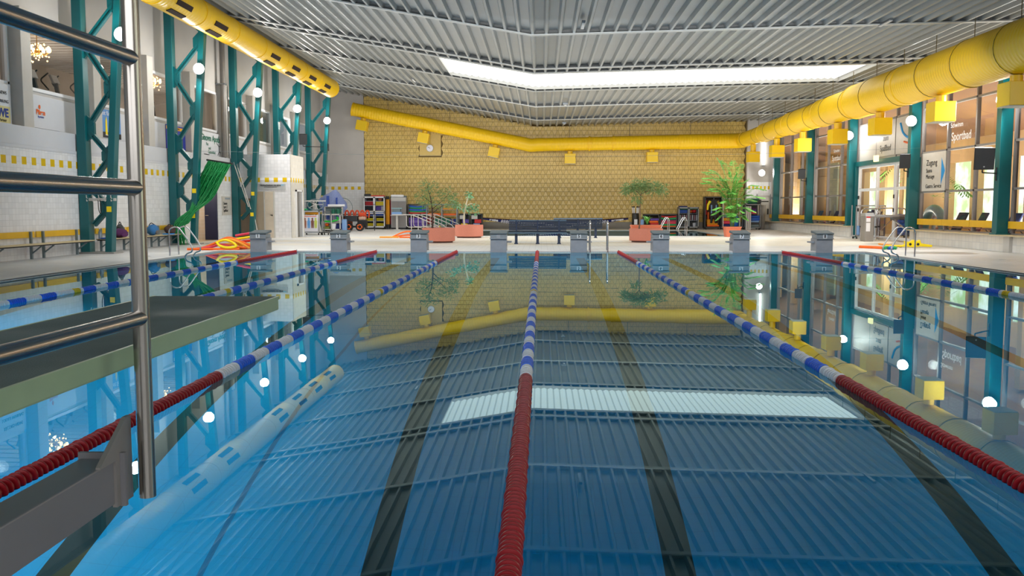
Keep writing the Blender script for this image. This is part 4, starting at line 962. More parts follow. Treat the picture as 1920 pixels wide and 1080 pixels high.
tree(b, 'slim tree with a flat umbrella-shaped crown by starting block six', [(0,0,0),q(1200,408),q(1200,385),q(1202,362)],
     [[q(1201,366),q(1190,356),q(1178,354)],[q(1202,362),q(1215,350),q(1230,356)],[q(1202,364),q(1222,356),q(1242,362)],[q(1200,385),q(1196,378),q(1193,374)]],
     [(q(1183,352),(.36,.35,.26),240),(q(1208,344),(.5,.4,.18),260),(q(1226,354),(.42,.35,.24),230),(q(1243,356),(.2,.25,.3),110),(q(1195,374),(.2,.2,.2),100),(q(1172,358),(.16,.2,.16),60),(q(1200,352),(.34,.3,.18),140)], LEAF, BARK, .17, .035, .035)
# bright green palm with feathery leaves
b = P4+Vector((0,0,.46)); Y = b.y
t = thing('potted_palm', 'tall bright green feathery palm in the small square pot', 'palm', b)
m = MB()
for i in range(5):
    a = i*1.3; m.tube(spline([(.06*math.cos(a),.06*math.sin(a),0),(.14*math.cos(a),.14*math.sin(a),.5),(.2*math.cos(a+.3),.2*math.sin(a+.3),1.1),(.24*math.cos(a),.24*math.sin(a),1.7)],4), .018, 6)
link('stem', m, mat('palm_stem',(96,120,52),.6), t, smooth=60)
tips = [((1352,300),-.2),((1316,322),.1),((1318,338),-.3),((1330,318),.3),((1375,302),.2),((1405,335),-.2),((1404,352),.3),((1436,356),0),((1400,378),.2),((1335,358),-.3),((1345,345),.4),((1395,398),-.3),((1335,402),-.2),((1360,335),.5),((1385,345),-.5),((1372,362),-.6),((1390,325),.4),((1350,380),-.4),((1410,365),.5),((1378,415),-.5),((1365,390),-.7),((1388,385),-.3),((1340,330),0),((1398,410),.1),((1368,322),0)]
tips = tips + [((a[0][0]+R.randint(-16,16), min(412,a[0][1]+R.randint(-4,22))), R.uniform(-.6,.6)) for a in tips]
for i, ((px, py), dy) in enumerate(tips):
    e = rel(px, py, Y+dy, b); m = MB()
    st = Vector((R.uniform(-.12,.12),R.uniform(-.1,.1),max(.1,min(1.7,e.z*R.uniform(.35,.6))))); mid = st.lerp(e,.55)+Vector((0,0,.22+.1*abs(e.x)))
    sp = spline([st, mid, e], 14); m.tube(sp, .008, 4)
    for j in range(4, len(sp)):
        f = j/len(sp); d = (sp[j]-sp[j-1]).normalized(); sd = d.cross(Vector((0,0,1))); sd = sd.normalized() if sd.length > .1 else Vector((1,0,0))
        for s in (-1,1):
            leaf(m, sp[j], sd*s+d*.6+Vector((0,0,-.35)), (.22*math.sin(PI*(.15+.8*f))+.07), .06, Vector((0,0,1))+Vector((R.gauss(0,.3),R.gauss(0,.3),0)))
    link('frond', m, LEAF3, t)
# small corn plant in the oblong box
b = Vector((on(1213,37.3),37.3,DZ+.63)); t = thing('potted_plant', 'small strap-leaved plant in the oblong orange box', 'plant', b); m = MB()
for i in range(26):
    a = R.uniform(0,2*PI); L = R.uniform(.3,.5); e = Vector((math.cos(a)*L*.55,math.sin(a)*L*.55,L*R.uniform(.4,.95))); sp = spline([Vector((0,0,.02)), e*.5+Vector((0,0,.12)), e],4)
    for p_, n_ in zip(sp, sp[1:]): s_ = Vector((-math.sin(a),math.cos(a),0))*.02; m.quad(p_-s_,p_+s_,n_+s_,n_-s_)
link('leaves', m, LEAF3, t); link('stem', MB().tube([(0,0,0),(0,0,.16)], .02, 6), BARK, t)

# ---- long blue boat by the far wall
BYB = 55.6
t = thing('long_boat', 'long slim dark blue boat with white hexagon print lying before the yellow wall', 'boat', (on(1041,BYB), BYB, DZ))
HL = (at(1178,412,Y=BYB).x-at(905,412,Y=BYB).x)/2; N = 28; m = MB(); rows = []
for i in range(N+1):
    u = i/N*2-1; top = .50+.20*abs(u)**1.6; bot = max(.0,.04+.58*abs(u)**1.25); bot = min(bot, top-.07); w = .34*(1-abs(u)**2.2)+.03
    r_ = []
    for j in range(13):
        a = PI+PI*j/12; r_.append((u*HL, w*math.cos(a), top+(top-bot)*math.sin(a)))
    rows.append(r_)
for r_ in rows: m.v += r_
for i in range(N):
    for j in range(12): m.f.append((i*13+j,(i+1)*13+j,(i+1)*13+j+1,i*13+j+1))
m.f += [tuple(range(13)), tuple(N*13+j for j in range(13))[::-1]]
link('hull', m, NAVYB, t, smooth=50)
m = MB()
for s in (0,12): m.tube([(rows[i][s][0],rows[i][s][1],rows[i][s][2]+.01) for i in range(N+1)], .03, 6)
link('gunwale', m, mat('dark_maroon_rim',(56,26,24),.5), t)
link('seat_thwart', MB().box(-1.2,-1.0,-.28,.28,.46,.48).box(1.0,1.2,-.28,.28,.46,.48), WOOD, t)
link('cradle', MB().box(-2.0,-1.85,-.3,.3,0,.16).box(1.85,2.0,-.3,.3,0,.16), CHAR, t)
m = MB()
def hullp(u, v):
    top = .50+.20*abs(u)**1.6; bot = max(.0,.04+.58*abs(u)**1.25); bot = min(bot, top-.07); w = .34*(1-abs(u)**2.2)+.03; a = PI*1.5-v*PI/2
    return Vector((u*HL, w*math.cos(a), top+(top-bot)*math.sin(a)))
hx = -.735; kx = 0
while hx < .70:
    for rw in range(2):
        v_ = .48+.28*rw; uu = hx+(.008 if rw else 0); c_ = hullp(uu, v_); n_ = Vector((0,-1,-.4 if v_ < .7 else -.15)).normalized(); a_ = Vector((1,0,0)); b_ = a_.cross(n_)
        vs = []
        for rr in (.062,.034): vs += [c_+n_*.02+(a_*math.cos(PI/3*k_)+b_*math.sin(PI/3*k_))*rr for k_ in range(6)]
        m.add(vs, [(k_,(k_+1)%6,6+(k_+1)%6,6+k_) for k_ in range(6)])
    hx += .0335
link('hexagon_print', m, WPR, t)
tw = WM[t.name]
text('sentina', .185, WPR, tw @ (hullp(-.845,.70)+Vector((0,-.05,0))), '-Y', t, bold=.006, ry=-.12)
text('meermann', .17, WPR, tw @ (hullp(.85,.72)+Vector((0,-.05,0))), '-Y', t, bold=.006, ry=.12)

# ---- shelves, cabinets and carts along the far wall
def item(name, label, cat, loc, d, m, grp=None, rz=0, bev=.02, kind='box'):
    mb = MB()
    if kind == 'box': mb.box(-d[0]/2,d[0]/2,-d[1]/2,d[1]/2,0,d[2])
    elif kind == 'ball': mb.ball((0,0,d[2]/2),(d[0]/2,d[1]/2,d[2]/2),14,10)
    elif kind == 'roll':
        for k_ in range(1): mb.tube([(-d[0]/2,0,d[2]/2),(d[0]/2,0,d[2]/2)], d[2]/2, 14)
    elif kind == 'sag':
        n = 10; 
        for i in range(n+1):
            x = -d[0]/2+d[0]*i/n; s_ = .35*d[2]*(1-(2*i/n-1)**2)
            mb.v += [(x,-d[1]/2,-s_),(x,d[1]/2,-s_),(x,d[1]/2,d[2]-s_),(x,-d[1]/2,d[2]-s_)]
        for i in range(n):
            for k_ in range(4): mb.f.append((4*i+k_,4*i+4+k_,4*i+4+(k_+1)%4,4*i+(k_+1)%4))
        mb.f += [(0,1,2,3),(4*n+3,4*n+2,4*n+1,4*n)]
    elif kind == 'fin': mb.prism([(-d[0]/2,-d[1]/2),(d[0]/2,-d[1]/3),(d[0]/2,d[1]/3),(-d[0]/2,d[1]/2),(-d[0]*.3,0)],0,d[2])
    elif kind == 'bucket': mb.lathe([(d[0]*.36,0),(d[0]*.5,d[2]),(d[0]*.46,d[2]),(d[0]*.33,.02)],16)
    o = link(name, mb, m, smooth=(45 if kind in ('ball','roll','bucket') else None), bev=min(bev, min(d)*.3) if kind in ('box','sag','fin') else 0)
    o.location = loc; o.rotation_euler = (0,0,rz); return tag(o, label, cat, grp)
def rack(name, label, cat, x0, x1, Y, z1, D, shelves, m, cols=1, wheels=True, doors=False, back=None, sides=None, grp=None, zb=.1):
    """an open or glazed rack; shelves are heights above the deck"""
    w = x1-x0; t = thing(name, label, cat, ((x0+x1)/2, Y+D/2, DZ), 0, grp); h = w/2; p = .028
    f = MB()
    for x in [-h+p]+[-h+w*i/cols for i in range(1,cols)]+[h-p]:
        for y in (-D/2+p, D/2-p): f.box(x-p,x+p,y-p,y+p,zb,z1)
    for z in (zb+p, z1-p):
        for y in (-D/2+p, D/2-p): f.box(-h,h,y-p,y+p,z-p,z+p)
        for x in (-h+p, h-p): f.box(x-p,x+p,-D/2,D/2,z-p,z+p)
    link('frame', f, m, t)
    for z in shelves: link('shelf', MB().box(-h+.01,h-.01,-D/2+.02,D/2-.01,z-.012,z+.012), m, t)
    link('top_panel', MB().box(-h,h,-D/2,D/2,z1,z1+.015), m, t)
    if back: link('back_panel', MB().box(-h+.02,h-.02,D/2-.03,D/2-.01,zb+.02,z1-.02), back, t)
    if sides: link('side_panel', MB().box(-h-.005,-h+.01,-D/2+.02,D/2-.02,zb+.02,z1-.02), sides, t); link('side_panel', MB().box(h-.01,h+.005,-D/2+.02,D/2-.02,zb+.02,z1-.02), sides, t)
    if wheels:
        for x in (-h+.08, h-.08):
            for y in (-D/2+.06, D/2-.06): link('caster', MB().tube([(x-.02,y,.05),(x+.02,y,.05)], .05, 14).box(x-.012,x+.012,y-.02,y+.02,.05,zb), DARK, t)
    if doors:
        for i in range(cols):
            for za, zc in doors:
                a = -h+w*i/cols; b_ = a+w/cols; m_ = MB()
                m_.box(a+.005,a+.06,-D/2-.03,-D/2,za,zc).box(b_-.06,b_-.005,-D/2-.03,-D/2,za,zc).box(a+.005,b_-.005,-D/2-.03,-D/2,za,za+.06).box(a+.005,b_-.005,-D/2-.03,-D/2,zc-.06,zc)
                d_ = link('door', m_, m, t); link('door_pane', MB().quad((a+.05,-D/2-.015,za+.05),(b_-.05,-D/2-.015,za+.05),(b_-.05,-D/2-.015,zc-.05),(a+.05,-D/2-.015,zc-.05)), CGLASS, d_)
                link('door_lock', MB().box(b_-.05 if i == 0 else a+.015,b_-.015 if i == 0 else a+.05,-D/2-.045,-D/2-.028,(za+zc)/2-.04,(za+zc)/2+.04), GALV, d_)
    return t
# white framed cabinet with yellow fins
CYc = 56.35; cx0, cx1 = on(683,CYc), on(722,CYc); w = cx1-cx0; zt = 2.02
rack('glazed_cabinet', 'white framed glazed cabinet full of red, blue and yellow pool gear', 'cabinet', cx0, cx1, CYc, zt, .6, [.18,.5,.82,1.16,1.46,1.74], WHITE, 2, True, [(.12,1.02),(1.06,2.0)], DARK, GALV)
CB = 'pool gear in the white framed cabinet'
rows_ = [(.2,'yellow pair of foam fins on the bottom shelf',YFOAM,YFOAM),(.52,'yellow pair of foam fins on the second shelf',YFOAM,YFOAM),(.84,'blue plastic crate on the middle shelf',BLUE,BLUE),(1.18,'dark box above the blue crates',DARK,PURPLE),(1.48,'box of toys above the dark boxes',RED,YFOAM),(1.76,'ball on the top shelf',BROWN,colour('coral_foam',(214,110,84)))]
for z, L, ma, mb_ in rows_:
    for s, mm in ((0,ma),(1,mb_)):
        X = cx0+w*(.25+.5*s); side = 'left' if s == 0 else 'right'
        nm = 'foam_fin' if 'fins' in L else 'storage_box' if 'crate' in L or 'box' in L else 'play_ball'
        L2 = L.replace('dark box','black box' if s == 0 else 'purple box').replace('box of toys','red toy box' if s == 0 else 'yellow toy box').replace('ball on','brown ball on' if s == 0 else 'coral ball on')
        cat_ = {'foam_fin':'fins','storage_box':'box','play_ball':'ball'}[nm]
        if nm == 'foam_fin':
            for k_ in range(2): item('foam_fin', 'yellow fins, %s of the pair, %s half, %s shelf of the white cabinet' % (('lower','upper')[k_], side, 'bottom' if z < .3 else 'second'), cat_, (X+.03,CYc+.25,DZ+z+.09*k_), (.5,.36,.08), mm, CB, .0, .02, 'box')
        elif nm == 'storage_box': item(nm, L2+' of the white cabinet, %s half' % side, cat_, (X,CYc+.26,DZ+z), (.5,.38,.24), mm, CB)
        else: item(nm, L2+' of the white cabinet', cat_, (X,CYc+.26,DZ+z), (.24,.24,.2), mm, CB, kind='ball')
item('storage_box', 'white box beside the purple box in the white cabinet', 'box', (cx0+w*.9,CYc+.16,DZ+1.18), (.2,.2,.24), OFFW, CB)
item('swim_bag', 'black bag lying on top of the white cabinet', 'bag', (cx0+.2,CYc+.25,DZ+zt+.016), (.42,.3,.16), DARK, None, .2, .05)
item('rescue_stretcher', 'red board lying on top of the white cabinet', 'board', (cx0+.85,CYc+.25,DZ+zt+.016), (.85,.3,.07), RED, None, .05)
# upright folded banners
for px, mm, L, nm in ((725.5,AMBER,'amber folded parasol leaning beside the white cabinet, left of two','closed_parasol'),(729,AMBER,'amber folded parasol next to the dark red one','closed_parasol'),(733.5,MAROON,'dark red folded parasol beside the grey locker','closed_parasol')):
    X = on(px,56.5); t = thing(nm, L, 'parasol', (X,56.55+.03*(px%3),DZ), 0, 'folded parasols beside the grey locker')
    link('canopy', MB().lathe([(.02,2.0),(.06,1.8),(.085,1.0),(.075,.45),(.06,.3)],10), mm, t, smooth=60); link('pole', MB().tube([(0,0,0),(0,0,2.05)], .018, 8), GALV, t); link('tip', MB().lathe([(.05,1.86),(.07,1.95),(.03,2.06)],10), CHAR, t); link('base_sleeve', MB().lathe([(.06,0),(.06,.3)],10), CHAR, t)
# grey locker
lx0, lx1 = on(734,56.3), on(762,56.3); LYk = 56.25
t = thing('locker', 'tall grey perforated steel locker against the yellow wall', 'locker', ((lx0+lx1)/2,LYk+.35,DZ)); h = (lx1-lx0)/2
link('body', MB().box(-h,h,-.3,.35,.1,1.98), LGREY, t, bev=.012)
for s in (0,1): link('door', MB().box(-h+.05+s*h*.95,-h+.03+(s+1)*h*.95,-.33,-.30,.14,1.72), mat('perforated_grey',(136,132,130),.5,var=.2,scale=60), t, bev=.006)
link('plinth', MB().box(-h+.03,h-.03,-.26,.3,0,.1), DARK, t); link('top_band', MB().box(-h,h,-.335,-.3,1.76,1.96), OFFW, t)
item('folded_sheet', 'crumpled white sheet lying on top of the grey locker', 'sheet', ((lx0+lx1)/2-.1,LYk+.3,DZ+1.985), (.8,.45,.16), WPR, None, .1, .06)
item('storage_box', 'blue grey flat box on top of the grey locker', 'box', ((lx0+lx1)/2+.3,LYk+.45,DZ+1.985), (.3,.3,.1), GREYPOST)
t = thing('side_table', 'small white pedestal table with tubs in front of the grey locker', 'table', (on(745,54.7)-.05,55.0,DZ)); link('table_top', MB().box(-.38,.38,-.2,.2,.86,.89), OFFW, t, bev=.01); link('pedestal', MB().box(-.06,.06,-.06,.06,0,.86), OFFW, t); link('foot', MB().box(-.2,.2,-.15,.15,0,.03), OFFW, t)
for i, (nm, mm, L) in enumerate((('plastic_tub',LBLUE,'pale blue tub, lowest on the pedestal table'),('plastic_tub',GREYPOST,'grey tub stacked in the middle on the pedestal table'),('plastic_tub',mat('aqua_plastic',(150,196,206)),'aqua tray, topmost on the pedestal table'))):
    item(nm, L, 'tub', (on(745,54.7)-.05,55.0,DZ+.892+[0,.2,.38][i]), [(.62,.32,.19),(.46,.28,.16),(.66,.3,.05)][i], mm)
# shelf with sagging mats
def mats(x0, x1, Y, z, spec, grp, where):
    names_ = {}
    for i, (mm, nm, th, kd) in enumerate(spec):
        item('foam_mat', '%s foam mat, %s from the bottom %s' % (nm, ('first','second','third','fourth','fifth','sixth','seventh')[i], where), 'mat', ((x0+x1)/2+R.uniform(-.03,.03),Y,DZ+z), (x1-x0-.1,.4,th-.006), mm, grp, 0, .02, kd); z += th
sx0, sx1 = on(765,56.3), on(801,56.3)
rack('mat_rack', 'long low grey rack with curved blue and green mats', 'rack', sx0, sx1, 56.3, 1.55, .7, [.15,.82], CHAR, 1)
mats(sx0, sx1, 56.6, .17, [(PURPLE,'purple',.2,'box'),(colour('violet_foam',(120,90,180)),'violet',.2,'box'),(PURPLE,'dark purple',.16,'box')], 'mats in the long low rack', 'of the lower shelf')
mats(sx0, sx1, 56.6, .84, [(DGREEN,'dark green',.12,'box'),(RED,'red',.1,'box'),(GREEN,'green',.11,'sag'),(BLUE,'blue',.12,'sag'),(GREEN,'second green',.09,'sag'),(BLUE,'top blue',.13,'sag')], 'mats in the long low rack', 'of the upper shelf')
gx0, gx1 = on(800,55.6), on(858,55.6)
rack('gear_cage', 'open grey tube cage with orange boards and green boxes', 'cage', gx0, gx1, 55.4, 1.55, .8, [.3,.85,1.2], GALV, 2)
for i, (a, w_, z, hh, mm, L) in enumerate(((.25,.8,.86,.14,ORANGE,'orange float board on the middle shelf of the tube cage, left'),(.75,.8,.86,.12,ORANGE,'orange float board on the middle shelf of the tube cage, right'),(.5,1.0,.32,.40,DGREEN,'dark green crate in the tube cage'),(.14,.4,.32,.42,MAROON,'dark red crate in the tube cage'),(.75,.85,1.22,.08,OR2,'amber board on the top shelf of the tube cage'))):
    item('gear_board' if 'board' in L else 'storage_box', L, 'board' if 'board' in L else 'box', (gx0+(gx1-gx0)*a,55.8,DZ+z), (w_,.45,hh), mm)
for i in range(5): item('kick_board', 'flat swim board standing upright in the tube cage beside the green crate', 'swim float', (gx1-.15-.08*i,55.8,DZ+.315), (.04,.4,.34), (BLUE,PURPLE,LGREY,BLUE,PINK)[i], 'upright boards in the tube cage', .0, .008)
for i, mm in enumerate((RED,YFOAM,GREEN)): item('play_ball', '%s ball low in the tube cage' % ('red','yellow','green')[i], 'ball', (gx0+.55+.25*i,55.55,DZ+.06), (.22,.22,.22), mm, 'balls low in the tube cage', kind='ball')
for (pa, pb), L, spec in (((861,881),'dark open crate with yellow and purple gear behind the second planter',((YFOAM,'yellow'),(PURPLE,'purple'),(OFFW,'white'))),((883,905),'dark open crate with white tubes and red balls by the boat',((LBLUE,'pale blue'),(RED,'red'),(OFFW,'white')))):
    a, b_ = on(pa,55.9), on(pb,55.9); rack('gear_crate', L, 'crate', a, b_, 55.7, .95, .6, [.12], CHAR, 1, False, back=DARK, sides=DARK, zb=0.)
    for i, (mm, nm) in enumerate(spec):
        item('foam_block', '%s foam piece %s' % (nm, 'in the '+' '.join(L.split()[2:3])+' with '+L.split('with ')[1]), 'foam piece', ((a+b_)/2+(-.15 if i == 2 else .08*i),55.95-.06*i,DZ+.135+.25*i), (.42,.25,.24), mm)
# handrails down into the teaching pool
t = thing('stair_handrail', 'pale steel handrails running down into the teaching pool', 'handrail', (on(800,50),50,DZ))
HR = mat('pale_handrail',(196,190,184),.35,.3)
for i, (pa, dy) in enumerate(((768,0),(781,1.2),(797,2.4),(812,3.6))):
    Y = 47.5+dy; xa = on(pa,Y); P_ = [(xa-.9 if i == 0 else xa-.2,Y,1.0),(xa+.15,Y,1.0),(xa+1.5,Y,.42),(xa+1.62,Y,.2),(xa+1.62,Y,DZ-.1)]
    link('top_rail', MB().tube(rounded(P_,.15),.024,10), HR, t, smooth=60, world=True)
    link('lower_rail', MB().tube(rounded([(xa-.15,Y,.95),(xa-.15,Y,.35),(xa+.5,Y,.35),(xa+1.3,Y,.12)],.15),.02,10), HR, t, smooth=60, world=True)
    link('rail_post', MB().tube([(xa+.1,Y,DZ),(xa+.1,Y,1.0)],.022,10), HR, t, smooth=60, world=True); link('rail_post', MB().tube([(xa+.75,Y,DZ-.4 if xa+.75 > -6 else DZ),(xa+.75,Y,.75)],.02,10), HR, t, smooth=60, world=True)

# right side of the far wall
X = on(1191,56.6); t = thing('pole_bag', 'tall black bag holding a bunch of white poles', 'bag', (X,56.6,DZ))
link('bag_body', MB().lathe([(.2,0),(.22,.05),(.22,.95),(.2,1.0)],16), DARK, t, smooth=50); link('label_patch', MB().box(-.1,.1,-.235,-.22,.3,.62), WPR, t)
for i in range(6):
    a = i*PI/3; x_, y_ = .1*math.cos(a), .1*math.sin(a); link('pole', MB().tube([(x_,y_,.3),(x_*2,y_*2,1.34)], .03, 8), WPR, t); link('pole_tip', MB().tube([(x_*2,y_*2,1.34),(x_*2.1,y_*2.1,1.42)], .034, 8), DARK, t)
a, b_ = on(1206,56.4), on(1236,56.4); rack('mat_rack', 'low dark rack of purple and orange mats behind the strap-leaved plant', 'rack', a, b_, 56.3, .93, .6, [.12], CHAR, 1, back=mat('rack_back',(70,62,48),.8))
mats(a+.35, b_, 56.55, .135, [(PURPLE,'purple',.14,'box'),(RED,'red',.13,'box'),(ORANGE,'orange',.14,'box'),(PURPLE,'violet',.14,'box')], 'mats in the rack behind the strap-leaved plant', 'in the rack behind the strap-leaved plant')
item('cleaning_bottle', 'white and blue canister beside the pole bag', 'canister', (on(1203,56.2),56.1,DZ), (.2,.2,.62), LBLUE, None, 0, .04)
a, b_ = on(1237,56.4), on(1269,56.4); rack('mat_rack', 'low dark rack stacked with green, pink and red mats', 'rack', a, b_, 56.3, .93, .6, [.12], CHAR, 1, back=CHAR)
mats(a, b_, 56.55, .135, [(ORANGE,'orange',.09,'box'),(GREEN,'green',.12,'box'),(PINK,'pink',.12,'box'),(colour('rose_foam',(190,60,90)),'rose',.1,'box'),(NAVY,'navy',.07,'box'),(GREEN,'bright green',.12,'sag'),(RED,'red',.1,'sag')], 'mats in the rack beside the steel mat cabinet', 'in the rack beside the mat cabinet')
a, b_ = on(1271,56.3), on(1309,56.3); rack('mat_cabinet', 'grey steel cabinet with striped pillows and coloured floats', 'cabinet', a, b_, 56.2, 1.36, .65, [.14,.55,.98], GALV, 2, doors=[(.12,1.34)], back=CHAR, sides=GALV); w = b_-a
for i, (f, z, d, mm, L, kd) in enumerate(((.25,1.0,(.5,.3,.2),BLUE,'blue box on the top shelf of the steel cabinet','box'),(.62,1.0,(.24,.3,.2),ORANGE,'orange ball on the top shelf of the steel cabinet','ball'),(.8,1.0,(.3,.3,.26),RED,'red ball on the top shelf of the steel cabinet','ball'),(.5,1.22,(1.1,.3,.08),GREEN,'green mat at the top of the steel cabinet','box'),(.82,.16,(.24,.24,.24),WPR,'white bucket low in the steel cabinet','bucket'))):
    item({'box':'storage_box','ball':'play_ball','bucket':'bucket'}[kd] if i != 3 else 'foam_mat', L, {'box':'box','ball':'ball','bucket':'bucket'}[kd] if i != 3 else 'mat', (a+w*f,56.5,DZ+z), d, mm, kind=kd)
for i in range(9): item('striped_pillow', 'slanting pink or white swim board on the middle shelf of the steel cabinet', 'swim float', (a+.14+i*.125,56.5,DZ+.565), (.05,.36,.33), (WPR,mat('faded_rose',(204,150,160)))[i%2], 'striped boards in the steel cabinet', .0, .01)
item('folded_cloth', 'blue cloth lying on top of the steel cabinet', 'cloth', (a+.3,56.5,DZ+1.378), (.5,.3,.07), NAVYB, None, .1)
a, b_ = on(1320,56.2), on(1352,56.2); rack('gear_rack', 'tall dark open rack with a hanging wetsuit', 'rack', a, b_, 56.1, 2.0, .7, [.16], CHAR, 1, back=mat('rack_back_brown',(110,84,60),.7), sides=CHAR)
t = thing('wetsuit', 'black, blue and yellow wetsuit hanging in the tall dark rack', 'wetsuit', (a+.55,56.18,DZ+1.0))
link('torso', MB().prism([(-.2,-.28),(-.17,.2),(-.3,.42),(-.22,.78),(0,.86),(.22,.78),(.3,.42),(.17,.2),(.2,-.28),(.04,-.3),(0,-.18),(-.04,-.3)],-.05,.05,Matrix(((1,0,0,0),(0,0,1,0),(0,1,0,0),(0,0,0,1)))), DARK, t, bev=.02)
for s in (-1,1):
    link('sleeve', MB().tube([(s*.22,-.02,.74),(s*.36,-.02,.5),(s*.38,-.02,.2)], [.085,.075,.06], 10), YFOAM if s < 0 else mat('sleeve_yellow_black',(150,130,30),.6), t, smooth=60); link('leg', MB().tube([(s*.11,0,-.25),(s*.14,0,-.6)], [.09,.06], 10), DARK, t, smooth=60); link('side_panel', MB().cbox((s*.14,-.055,.25),(.06,.02,.5)), LBLUE, t)
link('hanger', MB().tube([(0,0,.84),(0,0,.97)], .012, 6), GALV, t)
for i, (mm, nm) in enumerate(((ORANGE,'deep orange'),(AMBER,'amber'),(OR2,'light orange'),(AMBER,'dull amber'))): item('life_vest', '%s life vest, %s in the pile at the bottom of the tall dark rack' % (nm, ('lowest','second','third','topmost')[i]), 'life vest', (a+.55-.05*i,56.45,DZ+.175+.11*i), (.75-.08*i,.42,.11), mm, 'life vests piled in the tall dark rack', .05*i, .04)
for i, mm in enumerate((RED,ORANGE)): item('rescue_tube', '%s rescue tube standing in the tall dark rack' % ('red','orange')[i], 'rescue tube', (a+.15+.13*i,56.5,DZ+.9 if i==0 else DZ+.175), (.11,.14,.9), mm, None, 0, .04)
a, b_ = on(1353,56.0), on(1386,56.0); rack('laundry_cart', 'pale tube cart with blue and purple bags behind the palm', 'cart', a, b_, 55.8, 1.9, .8, [.14,.95], OFFW, 1)
for i, (mm, nm) in enumerate(((NAVYB,'navy'),(PINK,'pink'),(AMBER,'amber'),(PURPLE,'purple'))): item('gear_bag', '%s bag, %s in the stack on the pale tube cart' % (nm, ('lowest','second','third','topmost')[i]), 'bag', (a+.3,56.2,DZ+.155+.19*i), (.5,.5,.18), mm, 'bags on the pale tube cart', 0, .05)
item('gear_bag', 'large blue bag on the right of the pale tube cart', 'bag', (b_-.3,56.2,DZ+.155), (.5,.5,.72), BLUE, None, 0, .12)
a, b_ = on(1394,55.6), on(1424,55.6); rack('mat_cart', 'grey cart of blue and pink mats by the corner door', 'cart', a, b_, 55.4, 1.55, .8, [.16,.95], GALV, 1, back=CHAR)
mats(a+.15, b_, 55.7, .175, [(GREYPOST,'grey',.16,'box'),(CHAR,'charcoal',.12,'box'),(LBLUE,'pale blue',.1,'box'),(BLUE,'blue',.2,'box'),(BLUE,'small blue',.12,'box')], 'mats on the lower shelf of the corner cart', 'on the lower shelf of the corner cart')
mats(a+.2, b_-.2, 55.7, .965, [(PINK,'pink',.13,'box'),(PURPLE,'mauve',.12,'box'),(PLUM,'plum',.1,'box')], 'mats on the upper shelf of the corner cart', 'on the upper shelf of the corner cart')
item('swim_bag', 'green net bag on top of the corner cart', 'bag', (a+.55,55.75,DZ+1.567), (.75,.5,.34), DGREEN, None, .1, .14)
item('swim_bag', 'dark bag on top of the corner cart beside the green one', 'bag', (b_-.12,55.75,DZ+1.567), (.35,.45,.28), CHAR, None, .1, .1)
for i in range(3): item('long_board', 'long white board leaning upright at the front of the corner cart', 'board', (a+.08+.11*i,55.25,DZ), (.09,.05,1.42), OFFW, 'white boards leaning on the corner cart', 0, .012)
t = item('roll_bin', 'tall rounded grey bin between the corner cart and the pale door', 'bin', (on(1428,56.4),56.4,DZ), (.42,.42,1.5), mat('grey_bin',(150,146,142),.5), kind='bucket')

# ---- left corner: poster trolley, cage, orange carts
Yt = 44.2; a, b_ = on(566,Yt), on(600,Yt)
t = rack('poster_trolley', 'grey wheeled trolley with a poster of four swimmers on its front', 'trolley', a, b_, Yt, 1.18, .7, [.14], LGREY, 1)
p_ = link('poster', MB().box(-.40,.37,-.38,-.355,.18,.98), mat('poster_paper',(214,212,220),.4,var=.05), t)
m = MB()
for i, (x_, mm) in enumerate(((-.27,colour('tan_print',(150,96,74))),(-.08,colour('sky_suit_print',(90,150,210))),(.1,colour('brown_print',(120,76,66))),(.26,colour('lime_print',(186,196,90))))):
    link('printed_figure', MB().prism([(-.06,0),(-.075,.34),(-.03,.4),(-.045,.47),(0,.52),(.045,.47),(.03,.4),(.075,.34),(.06,0),(.01,0),(0,.18),(-.01,0)],-.386,-.381,Matrix(((1,0,0,x_),(0,0,1,0),(0,1,0,.34),(0,0,0,1)))), mm, p_)
link('printed_title', MB().box(-.3,.3,-.386,-.381,.9,.94), colour('title_red',(220,120,110)), p_)
item('foam_mat', 'amber foam pad inside the top of the poster trolley', 'foam piece', ((a+b_)/2,Yt+.35,DZ+1.0), (.6,.4,.14), AMBER)
item('green_ball', 'green leafy toy on top of the poster trolley', 'pool toy', (a+.1,Yt+.3,DZ+1.197), (.3,.2,.1), GREEN, kind='ball')
t = thing('floor_dolly', 'low black dolly beside the poster trolley', 'dolly', (b_+.25,Yt+.3,DZ)); link('deck', MB().box(-.22,.22,-.3,.3,.1,.13), DARK, t)
for x_ in (-.15,.15):
    for y_ in (-.22,.22): link('wheel', MB().tube([(x_-.02,y_,.05),(x_+.02,y_,.05)],.05,14), DARK, t)
link('handle_frame', MB().box(-.18,-.15,.25,.28,.13,1.15).box(.15,.18,.25,.28,.13,1.15).box(-.18,.18,.25,.28,1.1,1.15), GALV, t)
t = thing('hose_reel', 'white hose reel stand with spokes behind the poster trolley', 'hose reel', (on(590,47),47.4,DZ))
link('stand', MB().tube([(-.25,0,0),(0,0,1.5)],.03,8).tube([(.25,0,0),(0,0,1.5)],.03,8), OFFW, t); link('wheel', MB().tube([(.42*math.cos(i*PI/10),-.1,1.5+.28*math.sin(i*PI/10)) for i in range(21)],.025,6,closed=True), GREYPOST, t)
for i in range(5): link('spoke', MB().tube([(0,-.1,1.5),(.42*math.cos(i*1.257),-.1,1.5+.28*math.sin(i*1.257))],.015,6), OFFW, t)
link('cross_bar', MB().box(-.55,.55,-.14,-.08,1.66,1.72), OFFW, t)
Yg = 50.3; a, b_ = on(604,Yg), on(639,Yg)
rack('toy_cage', 'pale open cage cart with green tubes, a bucket and an orange ball', 'cage', a, b_, Yg, .98, .7, [.14,.5], OFFW, 2)
